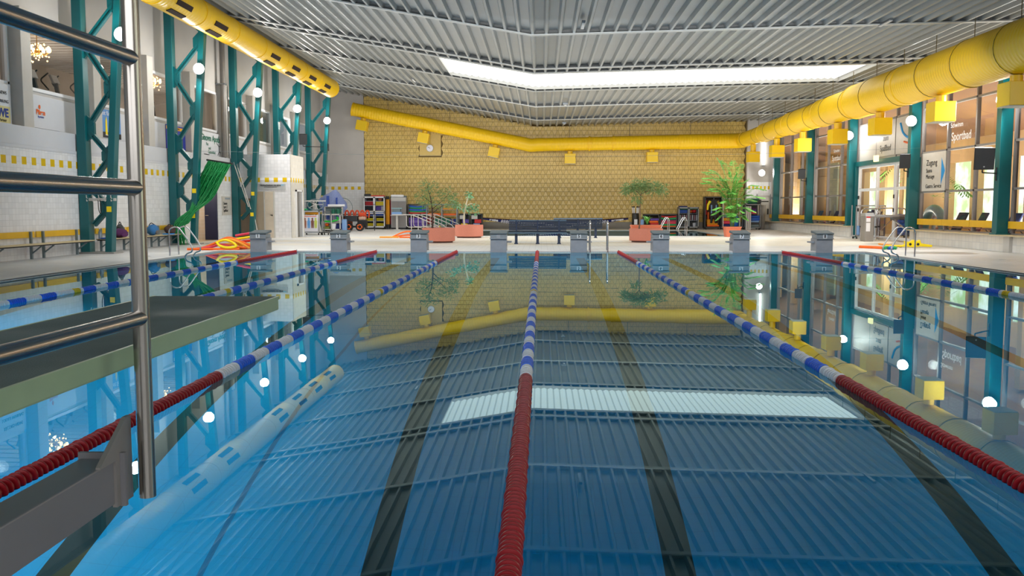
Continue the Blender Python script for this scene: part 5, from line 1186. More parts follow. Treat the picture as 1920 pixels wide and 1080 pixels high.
noodle([(a+.05,Yg+.3,DZ+.58),(a+.5,Yg+.25,DZ+.57),(a+.85,Yg+.25,DZ+.68),(a+.78,Yg+.3,DZ+.82)], colour('neon_green_foam',(40,210,70)), 'neon green foam tube bent inside the pale cage cart', None, .05)
item('bucket', 'white bucket hanging in the pale cage cart', 'bucket', (a+.62,Yg+.16,DZ+.155), (.3,.3,.3), WPR, kind='bucket')
item('play_ball', 'orange ball in the pale cage cart', 'ball', (a+.22,Yg+.3,DZ+.29), (.24,.24,.22), ORANGE, kind='ball')
item('storage_box', 'olive tub low in the pale cage cart', 'tub', (a+.22,Yg+.3,DZ+.155), (.36,.3,.13), colour('olive_plastic',(120,130,50)))
item('storage_box', 'navy box in the back of the pale cage cart', 'box', (a+.88,Yg+.45,DZ+.155), (.36,.3,.3), NAVYB)
NETB = mat('blue_net',(130,150,210),.6,var=.3,scale=20); NETB.node_tree.nodes['Principled BSDF'].inputs['Alpha'].default_value = .6
t = thing('net_bag', 'big blue translucent net bag standing behind the pale cage cart', 'net bag', (on(625,51.35),51.35,DZ))
mb = MB().ball((0,0,1.45),(.75,.4,.85),16,10); mb.v = [(x*(1+.15*math.sin(5*z)),y,max(.55,z+.1*math.sin(6*x))) for x,y,z in mb.v]
link('bag_body', mb, NETB, t, smooth=60); link('bag_stripe', MB().box(-.25,-.1,-.45,-.38,.7,2.0).box(.28,.36,-.44,-.37,.7,1.9), mat('deep_blue_net',(50,80,170),.6), t); link('stand', MB().box(-.6,.6,-.3,.3,0,.56), OFFW, t)
t = thing('hoop_net', 'wide hoop net leaning on the wall beside the blue net bag', 'net', (on(640,54),54.4,DZ)); link('hoop', MB().tube([(.62*math.cos(i*PI/12),.1*math.sin(i*PI/12),1.3+.62*math.sin(i*PI/12)) for i in range(25)],.018,6,closed=True), GREYPOST, t); link('handle', MB().tube([(0,0,0),(0,0,.7)],.02,6), GREYPOST, t)
item('float_bar', 'long white float bar on top of the pale cage cart', 'float', (a+.75,Yg+.35,DZ+1.4), (.95,.12,.12), WPR, kind='roll')
t = thing('cage_shelf', 'small wire shelf standing on the pale cage cart under the white bar', 'shelf', (a+.6,Yg+.35,DZ+.997)); link('shelf_frame', MB().box(-.5,-.47,-.15,.15,0,.4).box(.47,.5,-.15,.15,0,.4).box(-.5,.5,-.15,.15,.38,.4), OFFW, t); link('back_mesh', MB().box(-.47,.47,.13,.15,0,.38), GREYPOST, t)
for i in range(2): 
    t = thing('watering_can', ('green watering can on the pale cage cart, nearer the wall bars','second green watering can at the end of the pale cage cart')[i], 'watering can', (b_-.42+.27*i,Yg+.08,DZ+.997)); link('can_body', MB().lathe([(.1,0),(.11,.24),(.07,.27)],14), DGREEN, t, smooth=50); link('spout', MB().tube([(.08,0,.06),(.2,0,.26)],[.025,.035],8), DGREEN, t); link('handle', MB().tube(arc((0,0,.25),.08,0,180,8),.014,6), DGREEN, t)
item('jerry_can', 'light blue water canister beside the pale cage cart', 'canister', (b_+.16,Yg+.3,DZ), (.26,.3,.7), LBLUE, None, 0, .05)
t = thing('wicker_basket', 'brown wicker basket behind the black orange-wheeled cart', 'basket', (on(650,53.6),53.8,DZ)); link('basket_body', MB().lathe([(.3,0),(.36,.8),(.34,.8),(.28,.03)],18), mat('wicker',(110,62,46),.8,var=.3,scale=40), t); link('rim', MB().tube([(.35*math.cos(i*PI/12),.35*math.sin(i*PI/12),.8) for i in range(25)],.03,6,closed=True), mat('wicker',(110,62,46)), t)
Yo = 52.0; X = on(664,Yo); t = thing('aqua_cart', 'low black cart with orange patterned wheels and crate top', 'cart', (X,Yo,DZ))
link('crate', MB().box(-.45,.25,-.3,.3,.55,.85).box(-.5,.3,-.32,.32,.8,.88), CHAR, t, bev=.015); link('chassis', MB().box(-.5,.75,-.25,.25,.2,.3).box(.25,.75,-.25,.25,.3,.62), DARK, t, bev=.015)
for x_ in (-.22,.42):
    wl_ = link('wheel', MB().tube([(x_,-.42,.25),(x_,-.3,.25)],.25,20), DARK, t, smooth=40)
    m = MB()
    for k_ in range(5): a_ = k_*2*PI/5; m.cbox((x_+.12*math.cos(a_),-.43,.25+.12*math.sin(a_)),(.06,.02,.12),Matrix.Rotation(-a_,3,'Y'))
    link('wheel_pad', m, ORANGE, wl_)
for i in range(5):
    Xo = X-.55+.30*i; t = thing('float_belt', 'orange scoop-shaped float belt in the row on the rail behind the black cart', 'float belt', (Xo,Yo+.75,DZ+.95), 0, 'orange float belts hanging in a row')
    link('belt', MB().prism([(.14*math.cos(rad(a_)),.26*math.sin(rad(a_))) for a_ in range(-60,241,20)]+[(.07*math.cos(rad(a_)),.17*math.sin(rad(a_))) for a_ in range(240,-61,-20)],-.06,.06,Matrix(((1,0,0,0),(0,0,1,0),(0,1,0,0),(0,0,0,1)))), colour('deep_orange_foam',(214,70,24)), t, bev=.015); link('buckle', MB().box(-.03,.03,-.08,-.05,-.28,-.2), DARK, t)
t = thing('belt_rail', 'dark rail stand carrying the orange float belts', 'rail', (X,Yo+.8,DZ)); link('bar', MB().tube([(-.8,0,.95),(1.1,0,.95)],.025,8), DARK, t); link('post', MB().tube([(-.75,0,0),(-.75,0,.95)],.025,8), DARK, t); link('post', MB().tube([(1.05,0,0),(1.05,0,.95)],.025,8), DARK, t)
for i in range(2): item('float_cushion', ('orange float cushion on the black cart chassis','pale cushion beside the orange one on the black cart')[i], 'cushion', (X+.5,Yo-.05,DZ+.632+.22*(1-i)), (.42,.3,.2), (colour('deep_orange_foam',(214,70,24)),colour('pale_rose',(210,170,150)))[i], None, 0, .06)
# poles and boards leaning behind the third column
for i, (pa, pb) in enumerate((((438,304),(466,388)),((444,308),(470,392)),((474,390),(483,437)))):
    A, Bq = at(*pa,Y=39.15 if i<2 else 39.6), at(*pb,Y=39.0 if i<2 else 39.3); t = thing('pole', ('long grey pole leaning at the third lattice column, outer of two','long grey pole leaning at the third lattice column, inner of two','white pole standing before the beige door')[i], 'pole', Bq); link('shaft', MB().tube([A,Bq],.02,8), OFFW, t, world=True); link('grip', MB().tube([A,A.lerp(Bq,.08)],.026,8), GREYPOST, t, world=True)
t = thing('leaning_board', 'brown board with an amber edge leaning inside the third lattice column', 'board', (-13.1,39.95,DZ)); link('panel', MB().box(-.25,.42,0,.03,.06,1.75), mat('brown_board',(150,130,110),.7), t); link('amber_edge', MB().bar((-.2,-.02,.95),(.35,-.02,1.3),.03,.09), AMBER, t); link('foot', MB().box(-.3,.5,-.12,.05,0,.07), DARK, t)

# ---- turnstile group by the glass doors
Yq = 36.7; X = on(1628,Yq); t = thing('turnstile', 'grey steel turnstile post with two stickers and tripod arms', 'turnstile', (X,Yq,DZ))
link('cabinet', MB().box(-.17,.17,-.1,.45,0,1.0), mat('turnstile_steel',(150,146,142),.4,.3), t, bev=.015)
link('top_panel', MB().add([(-.18,-.12,1.0),(.18,-.12,1.0),(.18,.46,1.0),(-.18,.46,1.0),(-.15,0,1.12),(.18,.0,1.14),(.18,.46,1.14),(-.15,.46,1.12)],[(0,3,2,1),(4,5,6,7),(0,1,5,4),(1,2,6,5),(2,3,7,6),(3,0,4,7)]), LGREY, t)
for z, hh in ((.78,.22),(.4,.34)): link('sticker', MB().box(-.14,.02,-.106,-.1,z,z+hh), WPR, t)
link('sticker_band', MB().box(-.14,.02,-.11,-.105,.94,.99), RED, t)
link('hub', MB().box(.95,1.45,.1,.35,.86,1.0), GALV, t, bev=.02); link('head_beam', MB().box(.17,1.5,.1,.3,.95,1.06), LGREY, t, bev=.02)
for e in ((.45,.0,.42),(1.5,.0,.42),(1.2,-.4,.6)): link('arm', MB().tube([(1.0,.2,.88),e],.022,8), CHROME, t)
def loop_rail(x0, x1, Y, h, label):
    t = thing('barrier_rail', label, 'barrier', ((x0+x1)/2,Y,DZ), 0, 'steel loop barriers at the turnstile'); a = (x1-x0)/2
    link('loop', MB().tube(rounded([(-a,0,0),(-a,0,h),(a,0,h),(a,0,0)],.22,8),.028,12), CHROME, t, smooth=60); link('lower_bar', MB().tube([(-a,0,.1),(a,0,.1)],.022,10), CHROME, t)
    link('panel', MB().quad((-a+.03,0,.14),(a-.03,0,.14),(a-.03,0,h-.25),(-a+.03,0,h-.25)), CGLASS, t)
    for x_ in (-a,a): link('clamp', MB().box(x_-.04,x_+.04,-.04,.04,h*.4,h*.4+.06), DARK, t)
loop_rail(on(1645,37.4), on(1702,37.4), 37.6, 1.32, 'steel loop barrier right of the turnstile')
loop_rail(on(1613,38.6), on(1647,38.6), 38.6, 1.30, 'steel loop barrier behind the turnstile')
a, b_ = on(1602,39.6), on(1657,39.6); t = thing('glass_cart', 'clear sided steel cart on casters behind the turnstile', 'cart', ((a+b_)/2,39.8,DZ)); h = (b_-a)/2
link('frame', MB().box(-h,-h+.04,-.3,-.26,.1,1.45).box(h-.04,h,-.3,-.26,.1,1.45).box(-h,h,-.3,-.26,1.4,1.45).box(-h,h,-.3,.3,.1,.15).box(-h,-h+.04,.26,.3,.1,1.45).box(h-.04,h,.26,.3,.1,1.45), LGREY, t); link('clear_panel', MB().quad((-h,-.27,.15),(h,-.27,.15),(h,-.27,1.4),(-h,-.27,1.4)), CGLASS, t)
for x_ in (-h+.08,h-.08): link('caster', MB().tube([(x_-.02,-.22,.05),(x_+.02,-.22,.05)],.05,12), DARK, t); link('caster', MB().tube([(x_-.02,.22,.05),(x_+.02,.22,.05)],.05,12), DARK, t)
for i, mm in enumerate((LBLUE,BLUE,NAVYB)): item('storage_box', ('pale blue box low in the clear sided cart','blue box in the middle of the clear sided cart','navy box on top inside the clear sided cart')[i], 'box', (a+.35+.3*i,39.85,DZ+.16+.0*i), (.28,.3,(.4,.7,1.1)[i]), mm)
Yb2 = 37.7; X = on(1703,38.6); t = thing('mat_trolley', 'low black trolley loaded with blue folded mats', 'trolley', (X,38.6,DZ)); link('deck', MB().box(-.42,.42,-.5,.5,.16,.2), DARK, t)
for x_ in (-.34,.34): link('wheel', MB().tube([(x_-.03,-.44,.08),(x_+.03,-.44,.08)],.08,14), DARK, t); link('wheel', MB().tube([(x_-.03,.44,.08),(x_+.03,.44,.08)],.08,14), DARK, t)
link('tow_bar', MB().tube([(-.2,-.5,.15),(-.5,-.9,.1)],.02,8), DARK, t)
for i in range(7): item('folded_mat', 'blue folded mat, %s in the stack on the black trolley' % ('lowest','second','third','fourth','fifth','sixth','topmost')[i], 'mat', (X+R.uniform(-.04,.04),38.6,DZ+.203+.125*i), (.74-.03*(i%2),.85,.12), (BLUE,mat('mid_blue_foam',(40,110,210)))[i%2], 'blue mats stacked on the black trolley', R.uniform(-.05,.05), .035)

# ---- wall clock, exit sign, ceiling fittings
t = thing('wall_clock', 'round white wall clock on the plain yellow panel', 'clock', at(806,278,Y=YB-.06)); Mc = Matrix.Rotation(PI/2,4,'X')
link('dial', MB().lathe([(.205,0),(.205,.03),(.01,.032)],32,Mc), mat('clock_white',(226,228,240),.4), t); link('rim', MB().lathe([(.2,0),(.22,0),(.22,.04),(.2,.04)],32,Mc,False), LGREY, t)
link('hour_hand', MB().bar((0,-.04,0),(-.10,-.04,.06),.01,.022), INK, t); link('minute_hand', MB().bar((.03,-.045,-.02),(-.14,-.045,.09),.008,.014), INK, t)
link('cable_duct', MB().box(-.03,.03,.0,.03,.2,1.1), mat('plain_yellow_trim',(190,160,60),.5), t)
p = at(1645,301,X=14.05); t = thing('exit_sign', 'small glowing yellow exit lamp on the teal door lintel', 'exit sign', (14.0,p.y,3.42)); link('lamp_box', MB().box(-.06,.06,-.16,.16,-.13,.13), emis('exit_glow',(255,236,170),2.2), t, bev=.01); link('mount', MB().box(.06,.12,-.05,.05,-.05,.05), LGREY, t)
for (px, py, L) in ((1093,46,'small grey batten lamp on the ribbed ceiling ahead of the skylight'),(1660,42,'small grey batten lamp on the ribbed ceiling at the upper right'),(1060,193,'small grey sensor box under the ceiling beyond the skylight'),(1058,229,'small grey sensor box under the ceiling near the yellow wall'),(1383,190,'thin batten lamp under the ceiling beyond the skylight'),(776,150,'thin batten lamp under the sloping ceiling half')):
    p = at(px, py, Z=6.36); 
    for _ in range(6): p = at(px, py, Z=cz(p.x)-.03)
    t = thing('ceiling_lamp', L, 'ceiling lamp', p); link('lamp_body', MB().box(-.05,.05,-.45,.45,-.03,.03) if 'batten' in L else MB().box(-.12,.12,-.12,.12,-.1,.0), GALV, t, bev=.01); link('lamp_cover', MB().box(-.04,.04,-.43,.43,-.045,-.03) if 'batten' in L else MB().lathe([(.06,-.14),(.06,-.1)],12), OFFW, t)

# ---- signs and posters on the left wall
def board(name, label, cat, Y0, Y1, z0, z1, m, X=XU+.08):
    t = thing(name, label, cat, (X,(Y0+Y1)/2,z0)); link('panel', MB().box(X-.02,X,Y0,Y1,z0,z1), m, t, world=True); return t
SP = colour('sign_white',(222,224,230))
t = board('advert_board', 'white advert board with big blue letters EWE on a yellow band', 'sign', 21.6, 23.55, 3.5, 4.55, SP); X = XU+.085
link('yellow_band', MB().box(X-.004,X,21.6,23.5,3.56,3.98), colour('pale_yellow_print',(222,212,150)), t, world=True)
text('EWE', .30, INKB, (X+.005,23.1,3.8), '+X', t, bold=.012); text('TEL Partner', .11, INK, (X+.005,23.05,3.62), '+X', t); text('RECORD NEWS', .12, INK, (X+.005,22.95,4.32), '+X', t); text('LOKALE WERBUNG', .11, INK, (X+.005,22.95,4.1), '+X', t)
t = board('advert_board', 'white advert panel with a small orange logo', 'sign', 24.45, 25.95, 3.56, 4.42, PLW); text('B\u00e4ren', .19, INKO, (X+.005,24.95,3.99), '+X', t, bold=.008); text('Apotheke', .08, INKB, (X+.005,24.95,3.87), '+X', t); link('logo_mark', MB().ball((X+.004,24.9,4.14),(.01,.05,.06),10,8), INKO, t, world=True)
t = board('poster', 'blue poster with yellow pencil shapes behind the first lattice column', 'poster', 28.1, 29.75, 3.6, 4.48, colour('poster_blue',(84,142,206)))
for y_, dz_ in ((28.75,0.02),(29.05,.1),(29.4,.02)): link('yellow_stripe', MB().prism([(y_-.07,3.68),(y_+.07,3.68),(y_+.05,4.1+dz_),(y_,4.25+dz_),(y_-.05,4.1+dz_)],X,X+.004,Matrix(((0,0,1,0),(1,0,0,0),(0,1,0,0),(0,0,0,1)))), YFOAM, t, world=True)
link('black_band', MB().box(X-.002,X+.003,28.1,29.75,3.6,3.77), INK, t, world=True); text('Zeit f\u00fcr Dich', .2, WPR, (X+.006,28.9,4.36), '+X', t)
text('Musterstra\u00dfe 12', .07, WPR, (X+.006,28.9,3.68), '+X', t)
t = board('poster', 'narrow blue and gold poster beside the steel ladder post', 'poster', 30.45, 31.2, 3.6, 4.45, colour('poster_deep_blue',(46,92,150))); link('gold_figure', MB().box(X-.002,X+.003,30.65,31.0,3.75,4.2), colour('gold_print',(190,150,60)), t, world=True); link('teal_foot', MB().box(X-.002,X+.004,30.45,31.2,3.6,3.72), TEAL, t, world=True)
t = board('poster', 'royal blue poster with orange bands behind the second lattice column', 'poster', 33.4, 35.2, 3.45, 4.45, colour('poster_royal_blue',(34,56,170)))
link('orange_band', MB().box(X-.002,X+.003,33.4,35.2,4.28,4.40), colour('band_orange',(240,170,40)), t, world=True); link('orange_block', MB().box(X-.002,X+.003,33.4,35.2,3.45,3.56).box(X-.002,X+.003,34.0,34.7,3.6,3.82), colour('band_orange',(240,170,40)), t, world=True); text('WILLKOMMEN', .1, INK, (X+.006,34.3,4.34), '+X', t); text('Kurse', .12, WPR, (X+.006,34.3,4.1), '+X', t)
t = board('advert_board', 'white advert board with green heading and a drawn figure before the dark pipe', 'sign', 36.6, 39.3, 3.5, 4.5, SP); text('Ginovm Apotk', .36, INKG, (X+.005,37.9,4.25), '+X', t, bold=.008)
for i, s_ in enumerate(('Rat','und','Gesundheit')): text(s_, .18, INKG, (X+.005,37.5+.25*i,4.0-.16*i), '+X', t)
link('line_figure', MB().tube([(X+.004,38.6,4.1),(X+.004,38.85,3.98),(X+.004,38.85,3.75),(X+.004,38.7,3.6)],.012,5).tube([(X+.004,38.85,3.98),(X+.004,39.05,4.0)],.012,5).tube([(X+.004,38.85,3.75),(X+.004,39.05,3.72)],.012,5), INK, t, world=True); text('Apothekerweg 3', .09, INK, (X+.005,37.4,3.57), '+X', t)
t = thing('dark_pipe', 'dark vertical pipe on the left wall before the third lattice column', 'pipe', (XU+.2,40.0,3.0)); link('pipe_run', MB().tube([(XU+.3,38.95,3.53),(XU+.3,38.95,cz(XU+.3)-.15)],.11,12), mat('pipe_grey',(116,112,108),.5), t, smooth=60, world=True); link('pipe_clip', MB().box(XU+.01,XU+.42,38.83,39.07,6.6,6.66), GALV, t, world=True)
X = XL+.03
t = thing('wall_sign', 'black words Damen on the wall above the passage', 'sign', (X,35.9,2.75)); text('Damen', .2, INK, (X,35.55,2.72), '+X', t); text('Duschen', .2, INK, (X,36.9,2.72), '+X', t); link('sign_plate', MB().box(XL,X-.01,35.1,37.4,2.58,2.86), SP, t, world=True)
t = thing('wall_sign', 'grey direction sign on the white wall beside the navy door', 'sign', (X,38.6,1.2)); link('sign_plate', MB().box(XL,X,38.05,39.2,1.05,1.85), mat('sign_grey',(196,192,186),.4), t, world=True)
for i, s_ in enumerate(('Damen','Sport 2','Spa\u00dfbad')): text(s_, .17, INK, (X+.006,38.15,1.55-.15*i), '+X', t, 'LEFT')
link('sign_mark', MB().box(X,X+.005,38.4,39.0,1.72,1.8), colour('sign_mark_grey',(150,160,170)), t, world=True)
t = thing('wall_sign', 'grey banner sign over the beige doors of the white tiled box room', 'sign', (-11.9,KY0,2.2)); Yk = KY0-.02
link('sign_plate', MB().box(-12.55,-11.35,Yk-.015,KY0,2.17,2.42), mat('sign_silver',(188,190,192),.4), t, world=True); text('Nichtschwimmerbecken', .115, INK, (-12.02,Yk-.02,2.355), '-Y', t, sx=.82, bold=.003); text('zum Entspannungsbereich', .07, INK, (-12.02,Yk-.02,2.285), '-Y', t, sx=.8)
link('blue_mark', MB().prism([(-11.56,2.40),(-11.38,2.40),(-11.44,2.35),(-11.54,2.34)],0,.005,Matrix(((1,0,0,0),(0,0,1,Yk-.021),(0,1,0,0),(0,0,0,1)))), colour('mark_blue',(140,196,226)), t, world=True)

l = bpy.data.lights.new('passage_fill','POINT'); l.energy = 40; l.color = (1,.9,.75); l.shadow_soft_size = .05; o = bpy.data.objects.new('passage_fill', l); C.objects.link(o); o.location = (-14.2,36.2,2.2)  # unseen fill added to brighten the passage
# ---- signs on the right glazing
X = 14.22
t = thing('window_sign', 'white window sign reading Zugang with a blue arrow edge', 'sign', (X,33.6,1.98)); link('sign_sheet', MB().box(X,X+.02,32.65,34.6,1.98,3.37), colour('sign_warm_white',(206,202,196)), t, world=True)
for s_, z_, sz_ in (('Zugang',3.0,.30),('Sauna',2.72,.21),('Massage',2.5,.21),('Gastro Service',2.15,.21)): text(s_, sz_, INK, (X-.006,34.25,z_), '-X', t, 'LEFT', sx=1.05)
link('blue_arrow', MB().prism([(32.02,2.95),(32.2,2.6),(32.02,2.2)] if False else [(32.98,3.15),(32.98,2.2),(32.68,2.68)],X-.005,X-.002,Matrix(((0,0,1,0),(1,0,0,0),(0,1,0,0),(0,0,0,1)))), SKYB, t, world=True)
t = thing('window_sign', 'pale window panel above the doors reading zum Spa\u00dfbad', 'sign', (X,38.35,3.5)); link('sign_sheet', MB().box(X,X+.02,37.35,39.35,3.5,4.95), colour('panel_grey_white',(192,188,184)), t, world=True)
for s_, z_ in (('Eingang',4.62),('zum',4.24),('Spa\u00dfbad',3.82)): text(s_, .36, INK, (X-.006,38.35,z_), '-X', t)
t = thing('window_sign', 'window panel with a blue and orange swimmer-like swirl beside the floodlight', 'sign', (X,36.2,3.9)); link('sign_sheet', MB().box(X,X+.02,35.3,37.25,3.5,4.95), colour('panel_grey_white',(192,188,184)), t, world=True)
link('blue_swirl', MB().tube(spline([(X-.005,36.8,4.7),(X-.005,36.5,4.3),(X-.005,36.0,4.1),(X-.005,35.7,4.2)]),.05,6), SKYB, t, world=True); link('orange_swirl', MB().tube(spline([(X-.005,36.4,3.95),(X-.005,36.0,3.9),(X-.005,35.6,4.15)]),.04,6), INKO, t, world=True)
t = thing('window_lettering', 'white words Schwimm and Sportbad on the glass above the big loudspeaker', 'sign', (X,31.5,3.9)); text('Schwimm', .24, WPR, (X,31.9,4.2), '-X', t); text('Sportbad', .40, WPR, (X,31.55,3.8), '-X', t, bold=.006)
t = thing('window_lettering', 'white words on the glass of the first bay beyond the doors', 'sign', (X,45,3.9)); text('Sportbad', .36, WPR, (X,44.6,3.75), '-X', t); text('Schwimm', .22, WPR, (X,44.6,4.1), '-X', t)

# ---- behind the glass: chandeliers, gym machines, loungers
GOLD = mat('chandelier_brass',(200,160,90),.3,.9)
def chandelier(loc, label):
    t = thing('chandelier', label, 'chandelier', loc, 0, 'glowing chandeliers in the gym'); rr = random.Random(3)
    link('stem', MB().tube([(0,0,.1),(0,0,.75)],.015,8).lathe([(.06,.05),(.09,.1),(.03,.22)],12), GOLD, t)
    for i in range(8): a = i*PI/4; link('arm', MB().tube(spline([(0,0,.1),(.2*math.cos(a),.2*math.sin(a),.0),(.36*math.cos(a),.36*math.sin(a),.12)],4),.012,6), GOLD, t)
    for i in range(8): a = i*PI/4; link('bulb', MB().ball((.36*math.cos(a),.36*math.sin(a),.18),(.05,.05,.08),8,6), emis('warm_bulb',(255,196,120),14), t)
    m = MB()
    for i in range(60): a = rr.uniform(0,2*PI); q_ = rr.uniform(.08,.4); m.ball((q_*math.cos(a),q_*math.sin(a),rr.uniform(-.28,.42)*(1-q_)),.026,5,4)
    link('crystal_drops', m, emis('warm_crystal',(255,200,130),6), t, stuff=True)
    l = bpy.data.lights.new('chandelier_light','POINT'); l.energy = 60; l.color = (1,.8,.55); l.shadow_soft_size = .03; o = bpy.data.objects.new('chandelier_light', l); C.objects.link(o); o.parent = t; o.location = (0,0,-.1)
chandelier(at(70,103,X=-15.6), 'glowing chandelier in the gym window at the near end')
chandelier(at(284,160,X=-15.8), 'glowing chandelier in the gym window behind the second lattice column')
def gym_machine(Y, label):
    t = thing('exercise_machine', label, 'exercise machine', (-14.9,Y,GF), 0, 'exercise machines in the gym windows')
    link('base_frame', MB().box(-.5,.5,-.06,.06,0,.1).box(-.5,-.42,-.3,.3,0,.08).box(.42,.5,-.3,.3,0,.08), CHAR, t); link('column', MB().bar((.35,0,.1),(.15,0,1.25),.1,.08), CHAR, t)
    link('console', MB().cbox((.12,0,1.34),(.08,.36,.28),Matrix.Rotation(-.4,3,'Y')), LGREY, t, bev=.02); link('handle', MB().tube(rounded([(.1,-.3,1.0),(-.15,-.32,1.3),(.1,-.3,1.5)],.1),.022,8).tube(rounded([(.1,.3,1.0),(-.15,.32,1.3),(.1,.3,1.5)],.1),.022,8), DARK, t); link('saddle', MB().ball((-.25,0,.95),(.16,.1,.06),12,8), DARK, t, smooth=60); link('seat_post', MB().bar((-.2,0,.1),(-.25,0,.9),.06,.06), CHAR, t)
for Y, L in zip((24.9,26.3,27.5,29.2,33.0,34.4), ('exercise machine at the near end of the first gym window','exercise machine second in the first gym window','exercise machine behind the first lattice column','exercise machine in the window left of the steel ladder post','exercise machine in the window behind the second lattice column','exercise machine at the far side of that window')): gym_machine(Y, L)
for Y in (20, 30, 40): 
    l = bpy.data.lights.new('gym_light','AREA'); l.energy = 130; l.size = 2.5; l.color = (1,.88,.76); o = bpy.data.objects.new('gym_light', l); C.objects.link(o); o.location = (-17.2,Y,4.0); o.rotation_euler = (PI,0,0)
l = bpy.data.lights.new('teal_room_light','AREA'); l.energy = 260; l.size = 2; o = bpy.data.objects.new('teal_room_light', l); C.objects.link(o); o.location = (-15.6,48.5,4.0); o.rotation_euler = (PI,0,0)
item('notice_board', 'pale lit board in the gym window beside the floodlight', 'board', (-14.6,38.0,4.9), (.04,1.1,.4), emis('lit_board',(250,226,170),.9), None, 0, .0)
def lounger(X, Y, label):
    t = thing('deck_chair', label, 'deck chair', (X,Y,DZ), R.uniform(-.2,.2)+PI, 'navy deck chairs behind the right windows')
    link('seat', MB().cbox((.05,0,.42),(.6,.55,.05),Matrix.Rotation(.1,3,'Y')), NAVYB, t, bev=.02); link('backrest', MB().cbox((-.42,0,.78),(.06,.55,.85),Matrix.Rotation(-.45,3,'Y')), mat('navy_sling',(36,44,92),.7), t, bev=.02)
    for s in (-.27,.27): link('leg', MB().tube([(.3,s,0),(-.2,s,.5),(-.1,s,.62)],.018,6).tube([(-.35,s,0),(.2,s,.42)],.018,6), GREYPOST, t); link('armrest', MB().box(-.3,.25,s-.025,s+.025,.6,.63), WPR, t)
for i, (X, Y) in enumerate(((15.6,29.2),(15.6,30.4),(15.7,31.6),(15.7,32.9),(15.6,34.2),(15.7,43.0),(15.7,44.3),(15.7,45.6),(15.7,49.0),(15.7,50.4),(15.7,51.8))):
    lounger(X-.5, Y, ('navy deck chair closest to the wide teal post, behind the glass','navy deck chair second from the wide teal post, behind the glass','navy deck chair third from the wide teal post, behind the glass','navy deck chair under the Zugang sign, behind the glass','navy deck chair beside the door bay, behind the glass','navy deck chair behind the first bay past the doors, nearest','navy deck chair in the middle behind the first bay past the doors','navy deck chair at the far side of the first bay past the doors','navy deck chair behind the second bay past the doors, nearest','navy deck chair in the middle behind the second bay past the doors','navy deck chair at the far side of the second bay past the doors')[i])
def bush(X, Y, h, label):
    t = thing('garden_palm', label, 'palm', (X,Y,DZ)); link('pot', MB().lathe([(.25,0),(.32,.4),(.29,.4)],16), TERRA, t); link('stem', MB().tube([(0,0,.35),(.05,0,h*.5)],.05,8), BARK, t)
    for k_ in range(12):
        a = k_*2.4; m = MB(); e = Vector((1.3*math.cos(a),1.3*math.sin(a),h*(.75+.3*((k_*7)%5)/5))); sp = spline([Vector((0,0,h*.45)),e*.5+Vector((0,0,h*.55)),e],7)
        for j in range(3,len(sp)):
            d = sp[j]-sp[j-1]; sd = d.cross(Vector((0,0,1))).normalized()
            for s in (-1,1): leaf(m, sp[j], sd*s+d.normalized()*.5+Vector((0,0,-.3)), .38, .07, Vector((0,0,1)))
        link('frond', m, LEAF3, t)
bush(18.6,47.2,3.2,'green palm in the bright hall behind the glass doors'); bush(19.0,44.0,2.6,'green palm further right behind the glass doors')
t = thing('pool_slide', 'blue curved tube slide in the leisure hall behind the windows', 'slide', (18.5,40,DZ)); link('tube', MB().tube(arc((18.5,43.5,.2),1.1,0,180,16,'YZ'),.22,16), mat('slide_blue',(110,146,166),.3), t, smooth=60, world=True); link('support', MB().tube([(18.5,43.5,DZ),(18.5,43.5,1.2)],.08,10), GALV, t, world=True)
for Y, e_ in ((30,420),(38,460),(46,460),(54,440),(64,420)):
    l = bpy.data.lights.new('leisure_light','AREA'); l.energy = e_; l.size = 3; l.color = (1,.93,.82); o = bpy.data.objects.new('leisure_light', l); C.objects.link(o); o.location = (17.0,Y,.9); o.rotation_euler = (PI,0,0)

# ================================================================== LIGHT, CAMERA
w = bpy.data.worlds.new('world'); bpy.context.scene.world = w; w.use_nodes = True
w.node_tree.nodes['Background'].inputs[0].default_value = (.85,.92,1,1); w.node_tree.nodes['Background'].inputs[1].default_value = .3
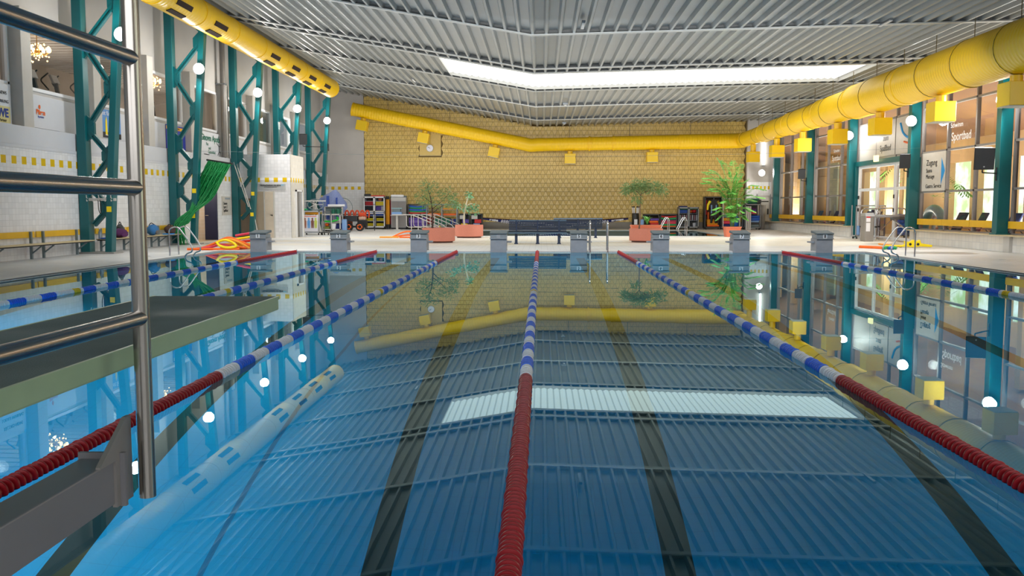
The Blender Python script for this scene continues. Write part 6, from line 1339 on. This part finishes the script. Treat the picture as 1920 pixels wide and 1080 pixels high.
# added area lights facing up, standing in for light bounced around the hall
for Y in (-3, 9, 21, 33, 45, 54):
    for X in (-6.5, 6.8):
        l = bpy.data.lights.new('bounce_fill','AREA'); l.shape = 'RECTANGLE'; l.size = 12; l.size_y = 10 if Y < 50 else 4; l.energy = {-3:30,9:40,21:70,33:170,45:300,54:180}[Y]; l.color = (.45,.8,1) if Y < 25 else (1,.98,.94)
        o = bpy.data.objects.new('bounce_fill', l); C.objects.link(o); o.location = (X,Y,2.6); o.rotation_euler = (PI,0,0)
l = bpy.data.lights.new('front_fill','AREA'); l.shape = 'RECTANGLE'; l.size = 20; l.size_y = 4; l.energy = 800; l.color = (.96,.98,1)  # unseen fill light added behind the camera to brighten the hall
o = bpy.data.objects.new('front_fill', l); C.objects.link(o); o.location = (0,YF+.3,4.2); o.rotation_euler = (PI/2,0,0)
for Y, e_ in ((24,900),(40,700)):
    l = bpy.data.lights.new('forward_fill','AREA'); l.shape = 'RECTANGLE'; l.size = 20; l.size_y = 2; l.energy = e_; l.color = (1,.985,.96)  # unseen fill added overhead to brighten the far deck and end wall
    o = bpy.data.objects.new('forward_fill', l); C.objects.link(o); o.location = (0,Y,5.2); o.rotation_euler = (PI/2-.8,0,0)
# fill lights added just under the water surface to brighten the pool floor
for X, Y, sx_, sy_, e_ in ((0,9,19,11,38),(0,19,19,8,22),(-7.6,8,5,10,1900),(8.2,9,3.2,10,330)):
    l = bpy.data.lights.new('pool_fill','AREA'); l.shape = 'RECTANGLE'; l.size = sx_; l.size_y = sy_; l.energy = e_; l.color = (.8,.95,1); l.spread = rad(100)
    o = bpy.data.objects.new('pool_fill', l); C.objects.link(o); o.location = (X,Y,-.05)
cam = bpy.data.cameras.new('camera'); cam.sensor_width = 36; cam.lens = FPX/1920*36; cam.clip_start = .05; cam.clip_end = 300
co = bpy.data.objects.new('camera', cam); C.objects.link(co); co.location = (0,0,EYE)
co.rotation_euler = Matrix((RT, UP, -FW)).transposed().to_euler(); bpy.context.scene.camera = co
s = bpy.context.scene
s.view_settings.view_transform = 'Standard'; s.view_settings.look = 'None'; s.view_settings.exposure = 0; s.view_settings.gamma = 1
s.cycles.use_denoising = True; s.cycles.max_bounces = 10; s.cycles.diffuse_bounces = 4; s.cycles.glossy_bounces = 5; s.cycles.transmission_bounces = 8; s.cycles.transparent_max_bounces = 16
s.cycles.caustics_reflective = False; s.cycles.caustics_refractive = True; s.cycles.blur_glossy = .5; s.cycles.sample_clamp_indirect = 6; s.cycles.sample_clamp_direct = 0

fonts_to_meshes()
ORD = 'first second third fourth fifth sixth seventh eighth ninth tenth eleventh twelfth thirteenth fourteenth'.split()
same = {}
for o in C.objects:
    if o.parent is None and o.get('kind') == 'structure' and o.get('label'): same.setdefault(o['label'], []).append(o)
for lb, v in same.items():
    if len(v) > 1:
        for i, o in enumerate(v): o['label'] = lb + ', %s from the near end' % ORD[min(i,13)]

s = bpy.context.scene; s.cycles.use_adaptive_sampling = True; s.cycles.adaptive_threshold = .015
